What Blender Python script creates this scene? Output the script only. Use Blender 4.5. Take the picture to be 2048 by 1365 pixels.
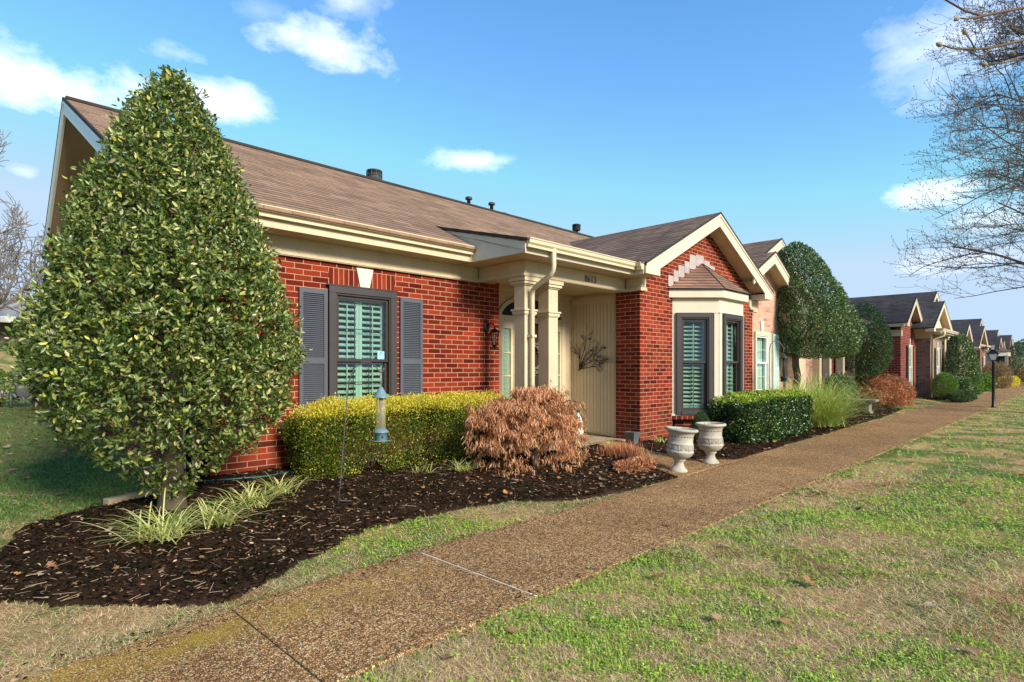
import bpy, math, random
import numpy as np
from mathutils import Matrix, Vector
R = math.radians
random.seed(5); rng = np.random.default_rng(5)
sc = bpy.context.scene
for _o in list(bpy.data.objects): bpy.data.objects.remove(_o)

# ---------------- camera ----------------
EYE = 1.35
cd = bpy.data.cameras.new('camera'); cam = bpy.data.objects.new('camera', cd); sc.collection.objects.link(cam)
cd.sensor_width = 36.0; cd.lens = 36.0 * 1155 / 2048
cd.shift_y = 54 / 2048; cd.clip_start = 0.05; cd.clip_end = 3000
cam.location = (0, 0, EYE); cam.rotation_euler = (R(90), 0, R(44.75 - 90))
sc.camera = cam

# ---------------- world, sun, exposure ----------------
SUN_AZ = Vector((-0.02, -0.99)).normalized(); SUN_EL = R(29)
SUNV = Vector((SUN_AZ.x * math.cos(SUN_EL), SUN_AZ.y * math.cos(SUN_EL), math.sin(SUN_EL)))
w = bpy.data.worlds.new('World'); sc.world = w; w.use_nodes = True
nt = w.node_tree; N = nt.nodes; L = nt.links; N.clear()
def nd(tree, typ, **k):
    n = tree.nodes.new(typ)
    for a, b in k.items(): setattr(n, a, b)
    return n
def mth(tree, op, a, b=None, c=None, clamp=False):
    n = tree.nodes.new('ShaderNodeMath'); n.operation = op; n.use_clamp = clamp
    for i, v in enumerate((a, b, c)):
        if v is None: continue
        if isinstance(v, (int, float)): n.inputs[i].default_value = v
        else: tree.links.new(v, n.inputs[i])
    return n.outputs[0]
def mixc(tree, f, a, b, mode='MIX'):
    n = tree.nodes.new('ShaderNodeMix'); n.data_type = 'RGBA'; n.blend_type = mode
    for i, v in ((0, f), (6, a), (7, b)):
        if isinstance(v, (int, float)): n.inputs[i].default_value = v
        elif isinstance(v, (tuple, list)): n.inputs[i].default_value = (*v[:3], 1)
        else: tree.links.new(v, n.inputs[i])
    return n.outputs[2]
sky = nd(nt, 'ShaderNodeTexSky', sky_type='NISHITA', sun_disc=False, sun_elevation=SUN_EL,
         sun_rotation=math.atan2(SUN_AZ.x, SUN_AZ.y), altitude=1200, air_density=1.0, dust_density=0.12, ozone_density=2.0)
hsv = nd(nt, 'ShaderNodeHueSaturation'); hsv.inputs['Hue'].default_value = 0.496; hsv.inputs['Saturation'].default_value = 1.20; hsv.inputs['Value'].default_value = 1.38
L.new(sky.outputs[0], hsv.inputs['Color'])
tc = nd(nt, 'ShaderNodeTexCoord'); DIR = tc.outputs['Generated']
mp = nd(nt, 'ShaderNodeMapping'); mp.inputs['Scale'].default_value = (1, 1, 1.9); L.new(DIR, mp.inputs[0])
nz = nd(nt, 'ShaderNodeTexNoise'); nz.inputs['Scale'].default_value = 6.5; nz.inputs['Detail'].default_value = 11; nz.inputs['Roughness'].default_value = 0.62
L.new(mp.outputs[0], nz.inputs['Vector'])
_F = Vector((math.cos(R(44.75)), math.sin(R(44.75)), 0)); _Rt = Vector((_F.y, -_F.x, 0))
def cdir(x, y): return (_F + _Rt * ((x - 1024) / 1155) + Vector((0, 0, (736 - y) / 1155)))
cloud = None
# world directions of the clouds (an azimuth, an elevation, half widths), with softness and density
for (cx, cy, rx, ry, dens, wsp) in ((90,155,260,85,1.1,.9), (430,200,125,48,.85,.9), (655,85,160,60,.85,1.0), (700,5,100,50,.45,1.0), (935,320,75,20,.6,1.3),
                               (1835,385,125,34,.9,1.0), (1930,520,130,32,.6,.9), (1930,70,220,150,.62,.7), (55,345,45,20,.5,1.0),(350,105,90,30,.5,1.0), (520,20,90,40,.2,1.0),(2010,440,120,40,.4,.8)):
    d = cdir(cx, cy); ln = d.length; d = d.normalized()
    a = Vector((d.y, -d.x, 0)).normalized(); b = a.cross(d)
    fx = abs(cdir(cx + 10, cy).normalized().dot(a) - 0) / 10; fy = abs(cdir(cx, cy - 10).normalized().dot(b)) / 10
    dots = []
    for v, r in ((a, rx * fx), (b, ry * fy)):
        dn = nd(nt, 'ShaderNodeVectorMath', operation='DOT_PRODUCT'); L.new(DIR, dn.inputs[0]); dn.inputs[1].default_value = v
        q = mth(nt, 'DIVIDE', dn.outputs['Value'], r); dots.append(mth(nt, 'MULTIPLY', q, q))
    dn = nd(nt, 'ShaderNodeVectorMath', operation='DOT_PRODUCT'); L.new(DIR, dn.inputs[0]); dn.inputs[1].default_value = d
    front = mth(nt, 'GREATER_THAN', dn.outputs['Value'], 0.2)
    e = mth(nt, 'SQRT', mth(nt, 'ADD', dots[0], dots[1]))
    m = mth(nt, 'SUBTRACT', 1.0, e)                                   # 1 in the middle, 0 on the rim
    m = mth(nt, 'ADD', m, mth(nt, 'MULTIPLY', mth(nt, 'SUBTRACT', nz.outputs[0], 0.52), 4.2 * wsp))
    m = mth(nt, 'MULTIPLY', mth(nt, 'MULTIPLY', m, .80, clamp=True), dens * 1.0)
    m = mth(nt, 'MULTIPLY', mth(nt, 'MULTIPLY', m, front), mth(nt, 'MULTIPLY', mth(nt, 'SUBTRACT', 1.7, e), 1.6, clamp=True), clamp=True)
    cloud = m if cloud is None else mth(nt, 'MAXIMUM', cloud, m)
skb = mixc(nt, 1.0, hsv.outputs[0], (2.40, 3.18, 4.12), 'DARKEN')
skc = mixc(nt, cloud, skb, (7.0, 7.2, 7.7))
bg = nd(nt, 'ShaderNodeBackground'); bg.inputs['Strength'].default_value = 0.128
L.new(skc, bg.inputs['Color'])
wo = nd(nt, 'ShaderNodeOutputWorld'); L.new(bg.outputs[0], wo.inputs[0])

sd = bpy.data.lights.new('sun', 'SUN'); sun = bpy.data.objects.new('sun', sd); sc.collection.objects.link(sun)
sd.energy = 3.7; sd.angle = R(16); sd.color = (1, 0.90, 0.74)
sun.rotation_euler = SUNV.to_track_quat('Z', 'Y').to_euler(); sun.location = (10, -10, 20)
sc.view_settings.view_transform = 'Standard'; sc.view_settings.look = 'None'
sc.view_settings.exposure = 0.9; sc.view_settings.gamma = 1.0; sc.view_settings.use_curve_mapping = False

# ---------------- ground heights ----------------
def gh(x, y):
    z = min(.2, max(0, (y - 3.6) / 2.8 * .2))
    if y > 6.4: z += min(y - 6.4, 13) * .022
    if y > 26.5: z += min(y - 26.5, 16) * .145
    return z

# ---------------- material helpers ----------------
MATS = {}
class Mt:
    def __init__(s, name):
        s.m = bpy.data.materials.new(name); s.m.use_nodes = True; s.t = s.m.node_tree; s.t.nodes.clear()
        s.out = s.n('ShaderNodeOutputMaterial'); s.b = s.n('ShaderNodeBsdfPrincipled'); s.l(s.b.outputs[0], s.out.inputs[0]); MATS[name] = s.m
    def n(s, typ, **k): return nd(s.t, typ, **k)
    def l(s, a, b): s.t.links.new(a, b)
    def math(s, *a, **k): return mth(s.t, *a, **k)
    def mix(s, *a, **k): return mixc(s.t, *a, **k)
    def pos(s): return s.n('ShaderNodeNewGeometry').outputs['Position']
    def obj(s): return s.n('ShaderNodeTexCoord').outputs['Object']
    def noise(s, vec, scale, detail=4, rough=.55, stretch=None):
        if stretch:
            m_ = s.n('ShaderNodeMapping'); m_.inputs['Scale'].default_value = stretch; s.l(vec, m_.inputs[0]); vec = m_.outputs[0]
        x = s.n('ShaderNodeTexNoise'); x.inputs['Scale'].default_value = scale; x.inputs['Detail'].default_value = detail; x.inputs['Roughness'].default_value = rough
        s.l(vec, x.inputs['Vector']); return x.outputs[0]
    def ramp(s, f, stops, interp='LINEAR'):
        r = s.n('ShaderNodeValToRGB'); r.color_ramp.interpolation = interp; e = r.color_ramp.elements
        while len(e) < len(stops): e.new(0.5)
        for i, (p, c) in enumerate(stops):
            e[i].position = p; e[i].color = (*c, 1) if isinstance(c, tuple) else (c, c, c, 1)
        s.l(f, r.inputs[0]); return r.outputs[0]
    def col(s, c):
        if isinstance(c, tuple): s.b.inputs['Base Color'].default_value = (*c, 1)
        else: s.l(c, s.b.inputs['Base Color'])
        return s
    def rough(s, v, spec=None):
        if isinstance(v, (int, float)): s.b.inputs['Roughness'].default_value = v
        else: s.l(v, s.b.inputs['Roughness'])
        if spec is not None: s.b.inputs['Specular IOR Level'].default_value = spec
        return s
    def bump(s, h, dist, strength=1.0):
        bn = s.n('ShaderNodeBump'); bn.inputs['Distance'].default_value = dist; bn.inputs['Strength'].default_value = strength
        s.l(h, bn.inputs['Height']); s.l(bn.outputs[0], s.b.inputs['Normal']); return s
def paint(name, c, rough=.5, var=.12, dirt=None, scale=3.0, metal=0, bump=.0015):
    m = Mt(name); p = m.pos()
    n1 = m.noise(p, scale, 5); n2 = m.noise(p, scale * 22, 3)
    f = m.math('ADD', m.math('MULTIPLY', n1, .7), m.math('MULTIPLY', n2, .3))
    lo = tuple(x * (1 - var * 1.6) for x in c); hi = tuple(min(1, x * (1 + var)) for x in c)
    cc = m.ramp(f, [(.3, lo), (.7, hi)])
    if dirt: cc = m.mix(m.ramp(m.noise(p, 9, 6, .7), [(.57, 0.0), (.74, .75)]), cc, dirt)
    m.col(cc).rough(rough, .4); m.b.inputs['Metallic'].default_value = metal
    if bump: m.bump(n2, bump, .6)
    return m.m
def wallvec(m, rot=False):
    g = m.n('ShaderNodeNewGeometry'); sp = m.n('ShaderNodeSeparateXYZ'); m.l(g.outputs['Position'], sp.inputs[0])
    sn = m.n('ShaderNodeSeparateXYZ'); m.l(g.outputs['True Normal'], sn.inputs[0])
    a = m.math('ABSOLUTE', sn.outputs[0]); b = m.math('ABSOLUTE', sn.outputs[1])
    f = m.math('GREATER_THAN', a, b)
    u = m.math('ADD', m.math('MULTIPLY', sp.outputs[1], f), m.math('MULTIPLY', sp.outputs[0], m.math('SUBTRACT', 1.0, f)))
    cb = m.n('ShaderNodeCombineXYZ'); m.l(u, cb.inputs[0]); m.l(sp.outputs[2], cb.inputs[1])
    if rot: m.l(u, cb.inputs[1]); m.l(sp.outputs[2], cb.inputs[0])
    return cb.outputs[0], g.outputs['Position'], u, sp.outputs[2]
def brickmat(name, c1, c2, mortar, rot=False, soot=.5):
    m = Mt(name); v, P, u, z = wallvec(m, rot)
    dn = m.n('ShaderNodeVectorMath', operation='ADD')
    nn = m.n('ShaderNodeTexNoise'); nn.inputs['Scale'].default_value = 14; nn.inputs['Detail'].default_value = 3; m.l(P, nn.inputs['Vector'])
    sc_ = m.n('ShaderNodeVectorMath', operation='SCALE'); m.l(nn.outputs['Color'], sc_.inputs[0]); sc_.inputs['Scale'].default_value = .007
    m.l(v, dn.inputs[0]); m.l(sc_.outputs[0], dn.inputs[1])
    if rot:
        of = m.n('ShaderNodeVectorMath', operation='ADD'); m.l(dn.outputs[0], of.inputs[0]); of.inputs[1].default_value = (.115, 0, 0); dn = of
    bt = m.n('ShaderNodeTexBrick'); bt.inputs['Scale'].default_value = 1
    bt.inputs['Brick Width'].default_value = .212; bt.inputs['Row Height'].default_value = .0677; bt.inputs['Mortar Size'].default_value = .0046; bt.inputs['Mortar Smooth'].default_value = .12
    bt.inputs['Color1'].default_value = (0, 0, 0, 1); bt.inputs['Color2'].default_value = (1, 1, 1, 1); bt.inputs['Bias'].default_value = 0
    if rot: bt.inputs['Brick Width'].default_value = .4; bt.offset = 0
    m.l(dn.outputs[0], bt.inputs['Vector'])
    tone = m.ramp(bt.outputs[0], [(0, tuple(x * .55 for x in c1)), (.12, c1), (.60, tuple((a + b) / 2 for a, b in zip(c1, c2))), (1, c2)])
    fine = m.noise(P, 55, 6, .7); big = m.noise(P, 1.1, 4)
    tone = m.mix(m.math('MULTIPLY', fine, .75), tone, tuple(x * .45 for x in c1), 'MIX')
    tone = m.mix(.35, tone, m.ramp(big, [(.3, (.55, .55, .55)), (.7, (1.25, 1.2, 1.15))]), 'MULTIPLY')
    mo = m.mix(m.noise(P, 30, 4), tuple(x * .72 for x in mortar), mortar)
    col = m.mix(bt.outputs[1], tone, mo)
    # pale efflorescence and dirty streaks of their own shape
    st = m.ramp(m.noise(P, 2.6, 7, .72), [(.70, 0.0), (.84, .18)])
    col = m.mix(st, col, tuple(x * 1.05 for x in mortar))
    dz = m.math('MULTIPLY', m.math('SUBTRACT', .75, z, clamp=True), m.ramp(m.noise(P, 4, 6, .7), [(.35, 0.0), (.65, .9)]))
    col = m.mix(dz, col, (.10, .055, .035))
    m.col(col).rough(.9, .10)
    hgt = m.math('SUBTRACT', m.math('MULTIPLY', fine, .35), bt.outputs[1])
    m.bump(hgt, .006, .8); return m.m
RED = brickmat('red_brick', (.15, .014, .008), (.38, .052, .022), (.48, .31, .20))
REDV = brickmat('red_brick_soldier', (.15, .014, .008), (.38, .052, .022), (.48, .31, .20), rot=True)
PINK = brickmat('pink_brick', (.62, .34, .25), (.78, .50, .38), (.62, .48, .39))
DRED = brickmat('dark_red_brick', (.20, .028, .022), (.34, .060, .045), (.52, .40, .34))
GRAY = brickmat('greybrown_brick', (.26, .19, .17), (.40, .30, .27), (.42, .36, .32))
TAN = brickmat('tan_brick', (.42, .33, .25), (.52, .42, .33), (.5, .44, .38))
BRN = brickmat('brown_brick', (.17, .07, .05), (.27, .12, .09), (.42, .34, .28))
CREAM = paint('cream_paint', (.56, .47, .32), .5, .08, dirt=(.30, .23, .14))
CREAML = paint('pale_cream_paint', (.60, .54, .42), .5, .06)
SOFF = paint('soffit_paint', (.56, .44, .29), .65, .12, dirt=(.20, .13, .07), scale=4)
SIDE = paint('tan_siding', (.60, .48, .32), .6, .06)
GUT = paint('gutter_enamel', (.60, .51, .35), .3, .05)
WHITE = paint('white_paint', (.80, .80, .78), .45, .05)
SHUT = paint('slate_shutter_paint', (.075, .082, .105), .45, .1)
BRNZ = paint('bronze_frame', (.045, .032, .030), .4, .12)
CASE = paint('brown_casing', (.042, .038, .041), .5, .1)
SLAT = paint('louvre_white', (.50, .58, .535), .5, .04)
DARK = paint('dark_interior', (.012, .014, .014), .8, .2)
BLACK = paint('black_metal', (.016, .015, .015), .4, .2)
IRON = paint('grey_iron', (.10, .105, .11), .45, .2, metal=.3)
VENT = paint('vent_metal', (.055, .06, .065), .5, .2)
GALV = paint('galvanised_metal', (.42, .43, .44), .4, .15, metal=.6)
TEAL = paint('teal_enamel', (.14, .235, .27), .35, .12)
DGRN = paint('dark_green_enamel', (.02, .05, .05), .35, .12)
STONE = paint('cast_stone', (.42, .385, .32), .85, .18, dirt=(.16, .14, .10), scale=8, bump=.004)
STONE2 = paint('weathered_stone', (.20, .18, .145), .9, .25, dirt=(.08, .075, .05), scale=9, bump=.004)
CONC = paint('old_concrete', (.36, .28, .19), .9, .2, dirt=(.12, .10, .07), scale=5, bump=.004)
BLOCK = paint('edging_wood', (.26, .17, .12), .9, .25, scale=10, bump=.004)
POTZ = paint('zinc_pot', (.10, .105, .11), .55, .2)
SOIL = paint('potting_soil', (.045, .03, .02), .95, .3, scale=20, bump=.01)
FLASH = paint('flashing_patch', (.40, .35, .35), .6, .18, scale=6)
KEY = paint('keystone_white', (.56, .54, .48), .6, .05)
HOSE = paint('hose_green', (.02, .10, .10), .4, .1)
STICK = paint('sticker_blue', (.30, .62, .80), .4, .03, bump=0)
INK = paint('sticker_ink', (.01, .06, .22), .4, .03, bump=0)
NUM = paint('number_metal', (.10, .08, .06), .4, .1)
TWIGM = paint('dark_twig_metal', (.035, .02, .015), .6, .2)
SEAM = paint('seam_filler', (.62, .58, .50), .8, .15)

def glassmat(name, tint=(.80, .90, .87), refl=.5):
    m = Mt(name); m.t.nodes.remove(m.b)
    tr = m.n('ShaderNodeBsdfTransparent'); tr.inputs[0].default_value = (*tint, 1)
    gl = m.n('ShaderNodeBsdfGlossy'); gl.inputs['Roughness'].default_value = .015
    fr = m.n('ShaderNodeFresnel'); fr.inputs['IOR'].default_value = 1.5
    nn = m.n('ShaderNodeBump'); nn.inputs['Strength'].default_value = .05; nn.inputs['Distance'].default_value = .01
    m.l(m.noise(m.pos(), 2.0, 1), nn.inputs['Height']); m.l(nn.outputs[0], gl.inputs['Normal'])
    bf = m.math('SUBTRACT', 1.0, m.n('ShaderNodeNewGeometry').outputs['Backfacing']); f = m.math('MULTIPLY', m.math('ADD', m.math('MULTIPLY', fr.outputs[0], 1.3), .05 * refl, clamp=True), bf)
    mx = m.n('ShaderNodeMixShader'); m.l(f, mx.inputs[0]); m.l(tr.outputs[0], mx.inputs[1]); m.l(gl.outputs[0], mx.inputs[2])
    m.l(mx.outputs[0], m.out.inputs[0]); return m.m
GLASS = glassmat('window_glass'); CLEAR = glassmat('feeder_plastic', (.93, .90, .80), .5)
m = Mt('seed_tube_plastic').col((.62, .55, .34)).rough(.25); m.b.inputs['Alpha'].default_value = .16; TUBE = m.m
LAMPG = Mt('frosted_lamp_glass').col((.85, .85, .82)).rough(.25); LAMPG.b.inputs['Transmission Weight'].default_value = .35; LAMPG = LAMPG.m

def shingle(name, base, dark, tilt='Y'):
    m = Mt(name); P = m.pos(); sp = m.n('ShaderNodeSeparateXYZ'); m.l(P, sp.inputs[0])
    u = sp.outputs[0] if tilt == 'Y' else sp.outputs[1]
    cb = m.n('ShaderNodeCombineXYZ'); m.l(u, cb.inputs[0]); m.l(m.math('MULTIPLY', sp.outputs[2], 2.2), cb.inputs[1])
    bt = m.n('ShaderNodeTexBrick'); bt.inputs['Scale'].default_value = 1; bt.inputs['Brick Width'].default_value = .305; bt.inputs['Row Height'].default_value = .14
    bt.inputs['Mortar Size'].default_value = .006; bt.inputs['Mortar Smooth'].default_value = .3; bt.inputs['Bias'].default_value = 0
    bt.inputs['Color1'].default_value = (0, 0, 0, 1); bt.inputs['Color2'].default_value = (1, 1, 1, 1); m.l(cb.outputs[0], bt.inputs['Vector'])
    t = m.ramp(bt.outputs[0], [(0, dark), (.5, tuple((a + b) / 2 for a, b in zip(base, dark))), (1, base)])
    gr = m.noise(P, 260, 3, .8); bl = m.noise(P, 1.3, 6, .62, (.5, 1, 1))
    t = m.mix(.55, t, m.ramp(gr, [(.3, .55), (.7, 1.4)]), 'MULTIPLY')
    t = m.mix(.6, t, m.ramp(bl, [(.32, (.62, .60, .62)), (.68, (1.25, 1.2, 1.1))]), 'MULTIPLY')
    st = m.noise(P, 1.6, 5, .6, (3.5, .6, .6) if tilt == 'Y' else (.6, 3.5, .6))
    t = m.mix(.4, t, m.ramp(st, [(.35, .7), (.65, 1.2)]), 'MULTIPLY')
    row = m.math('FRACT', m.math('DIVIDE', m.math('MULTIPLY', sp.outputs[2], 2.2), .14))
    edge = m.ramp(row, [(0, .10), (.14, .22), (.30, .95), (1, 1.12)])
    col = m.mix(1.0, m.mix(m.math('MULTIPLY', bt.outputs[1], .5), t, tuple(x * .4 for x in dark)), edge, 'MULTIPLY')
    m.col(col).rough(.92, .2)
    m.bump(m.math('ADD', m.math('MULTIPLY', m.math('SUBTRACT', 1.0, row), .8), m.math('MULTIPLY', gr, .3)), .012, .7)
    return m.m
ROOF = shingle('brown_shingle', (.35, .225, .15), (.22, .14, .093), 'Y')
ROOFX = shingle('brown_shingle_gable', (.24, .16, .115), (.14, .096, .074), 'X')
ROOF2 = shingle('grey_shingle', (.085, .075, .082), (.05, .045, .05), 'X')
ROOFE = paint('shingle_edge', (.035, .03, .028), .9, .2)
ROOFBAY = shingle('bay_shingle', (.30, .175, .13), (.20, .115, .085), 'Y')
ROOFFAR = paint('far_grey_roof', (.30, .30, .31), .8, .1)

# ---------------- mesh helpers ----------------
C = sc.collection
def tag(o, label=None, cat=None, group=None, kind=None):
    if label: o['label'] = label
    if cat: o['category'] = cat
    if group: o['group'] = group
    if kind: o['kind'] = kind
    return o
def link(o, parent=None):
    C.objects.link(o)
    if parent is not None:
        o.parent = parent; o.matrix_parent_inverse = Matrix.Identity(4)
    return o
def org(o):
    v = Vector(o.location)
    while o.parent is not None: o = o.parent; v = v + Vector(o.location)
    return v
def empty(name, loc, label, cat, group=None, kind=None):
    o = bpy.data.objects.new(name, None); o.empty_display_size = .2; o.location = loc; link(o); return tag(o, label, cat, group, kind)
class MB:
    """collects shapes in world coordinates; build() links them as one mesh object"""
    def __init__(s, fr=None): s.v = []; s.f = []; s.fr = fr; s.sm = []
    def add(s, vs, fs, smooth=False):
        k = len(s.v)
        for p in vs:
            p = Vector(p)
            if s.fr is not None: p = s.fr @ p
            s.v.append(p)
        for f in fs: s.f.append([i + k for i in f]); s.sm.append(smooth)
        return s
    def box(s, x0, x1, y0, y1, z0, z1):
        vs = [(x, y, z) for x in (x0, x1) for y in (y0, y1) for z in (z0, z1)]
        return s.add(vs, [(0,1,3,2),(4,6,7,5),(0,4,5,1),(2,3,7,6),(0,2,6,4),(1,5,7,3)])
    def prism(s, poly, axis, a, b):
        n = len(poly)
        def P(p, t): return (t, p[0], p[1]) if axis == 'x' else (p[0], t, p[1]) if axis == 'y' else (p[0], p[1], t)
        vs = [P(p, a) for p in poly] + [P(p, b) for p in poly]
        return s.add(vs, [tuple(range(n))[::-1], tuple(range(n, 2 * n))] + [(i, (i + 1) % n, n + (i + 1) % n, n + i) for i in range(n)])
    def poly(s, pts): return s.add(pts, [tuple(range(len(pts)))])
    def slab(s, pts, th):
        """a slab of thickness th hanging below the polygon pts"""
        n = len(pts); lo = [(p[0], p[1], p[2] - th) for p in pts]
        return s.add(list(pts) + lo, [tuple(range(n)), tuple(range(n, 2 * n))[::-1]] + [(i, n + i, n + (i + 1) % n, (i + 1) % n) for i in range(n)])
    def tube(s, pts, rad, n=8, cap=True, smooth=True):
        pts = [Vector(p) for p in pts]; rad = rad if isinstance(rad, (list, tuple)) else [rad] * len(pts)
        vs = []; u = None
        for i, p in enumerate(pts):
            d = (pts[min(i + 1, len(pts) - 1)] - pts[max(i - 1, 0)]).normalized()
            if u is None: u = d.orthogonal().normalized()
            else: u = (u - d * u.dot(d)).normalized()
            w_ = d.cross(u)
            for k in range(n):
                a = 2 * math.pi * k / n; vs.append(p + (u * math.cos(a) + w_ * math.sin(a)) * rad[i])
        fs = [(i * n + k, i * n + (k + 1) % n, (i + 1) * n + (k + 1) % n, (i + 1) * n + k) for i in range(len(pts) - 1) for k in range(n)]
        if cap: fs += [tuple(range(n))[::-1], tuple(range((len(pts) - 1) * n, len(pts) * n))]
        return s.add(vs, fs, smooth)
    def lathe(s, prof, c, n=32, smooth=True, tilt=None):
        vs = []
        for r, z in prof:
            for k in range(n):
                a = 2 * math.pi * k / n; p = Vector((r * math.cos(a), r * math.sin(a), z))
                if tilt is not None: p = tilt @ p
                vs.append(p + Vector(c))
        fs = [(i * n + k, i * n + (k + 1) % n, (i + 1) * n + (k + 1) % n, (i + 1) * n + k) for i in range(len(prof) - 1) for k in range(n)]
        fs += [tuple(range(n))[::-1], tuple(range((len(prof) - 1) * n, len(prof) * n))]
        return s.add(vs, fs, smooth)
    def build(s, name, mat, parent=None, bevel=0, label=None, cat=None, group=None, kind=None, loc=None):
        me = bpy.data.meshes.new(name); o = bpy.data.objects.new(name, me)
        link(o, parent)
        base = org(parent) if parent is not None else Vector((0, 0, 0))
        if loc is not None: o.location = Vector(loc) - base; base = Vector(loc)
        me.from_pydata([tuple(v - base) for v in s.v], [], s.f)
        for p, q in zip(me.polygons, s.sm): p.use_smooth = q
        me.materials.append(mat); me.update()
        if bevel:
            bm_ = o.modifiers.new('bevel', 'BEVEL'); bm_.width = bevel; bm_.segments = 2; bm_.limit_method = 'ANGLE'; bm_.angle_limit = R(40)
        return tag(o, label, cat, group, kind)
def npmesh(name, V, F, mat, parent=None, col=None, label=None, cat=None, group=None, kind=None, smooth=False):
    """F: (n,3) or (n,4) int array"""
    me = bpy.data.meshes.new(name); o = bpy.data.objects.new(name, me); link(o, parent)
    if parent is not None: V = V - np.array(org(parent))
    V = np.ascontiguousarray(V, dtype=np.float32); F = np.ascontiguousarray(F, dtype=np.int32); k = F.shape[1]
    me.vertices.add(len(V)); me.vertices.foreach_set('co', V.ravel())
    me.loops.add(F.size); me.loops.foreach_set('vertex_index', F.ravel())
    me.polygons.add(len(F)); me.polygons.foreach_set('loop_start', np.arange(0, F.size, k, dtype=np.int32))
    if smooth: me.polygons.foreach_set('use_smooth', np.ones(len(F), dtype=bool))
    if col is not None:
        a = me.color_attributes.new('Col', 'FLOAT_COLOR', 'POINT')
        a.data.foreach_set('color', np.ascontiguousarray(np.c_[col, np.ones(len(col))], dtype=np.float32).ravel())
    me.update(calc_edges=True); me.materials.append(mat)
    return tag(o, label, cat, group, kind)
def copy_tree(o, parent=None):
    c = o.copy(); C.objects.link(c)
    if parent is not None: c.parent = parent; c.matrix_parent_inverse = o.matrix_parent_inverse
    for ch in list(o.children): copy_tree(ch, c)
    return c
def text_mesh(name, s, size, mat, parent, M, depth=.004):
    cu = bpy.data.curves.new(name, 'FONT'); cu.body = s; cu.size = size; cu.extrude = depth; cu.align_x = 'CENTER'; cu.align_y = 'CENTER'
    t = bpy.data.objects.new('tmp_text', cu); C.objects.link(t); bpy.context.view_layer.update()
    me = bpy.data.meshes.new_from_object(t.evaluated_get(bpy.context.evaluated_depsgraph_get()))
    bpy.data.objects.remove(t); me.name = name
    b = Vector(org(parent)); me.transform(Matrix.Translation(-b) @ M); me.materials.clear(); me.materials.append(mat)
    return link(bpy.data.objects.new(name, me), parent)
# cheap smooth noise for numpy points
_K = rng.normal(size=(24, 3)); _PH = rng.uniform(0, 6.28, 24)
def nnoise(P, scale, seed=0):
    P = np.asarray(P, dtype=float)
    if P.shape[1] == 2: P = np.c_[P, np.zeros(len(P))]
    s_ = np.zeros(len(P))
    for i in range(8):
        k = _K[(i + seed * 5) % 24]; s_ += np.sin(P @ k * scale * (1 + .35 * i) + _PH[(i + seed * 3) % 24] + seed) / (1 + .35 * i)
    return s_ / 2.6
def unit(a): return a / np.maximum(np.linalg.norm(a, axis=1, keepdims=True), 1e-9)
# ---------------- windows, gables, gutters ----------------
def frame_at(o, ux, uy):
    """local frame: x along (ux,uy), y outwards (to the right-hand side of travel), z up"""
    u = Vector((ux, uy, 0)).normalized(); n = Vector((u.y, -u.x, 0))
    return Matrix(((u.x, -n.x, 0, o[0]), (u.y, -n.y, 0, o[1]), (0, 0, 1, o[2] if len(o) > 2 else 0), (0, 0, 0, 1)))
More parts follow.
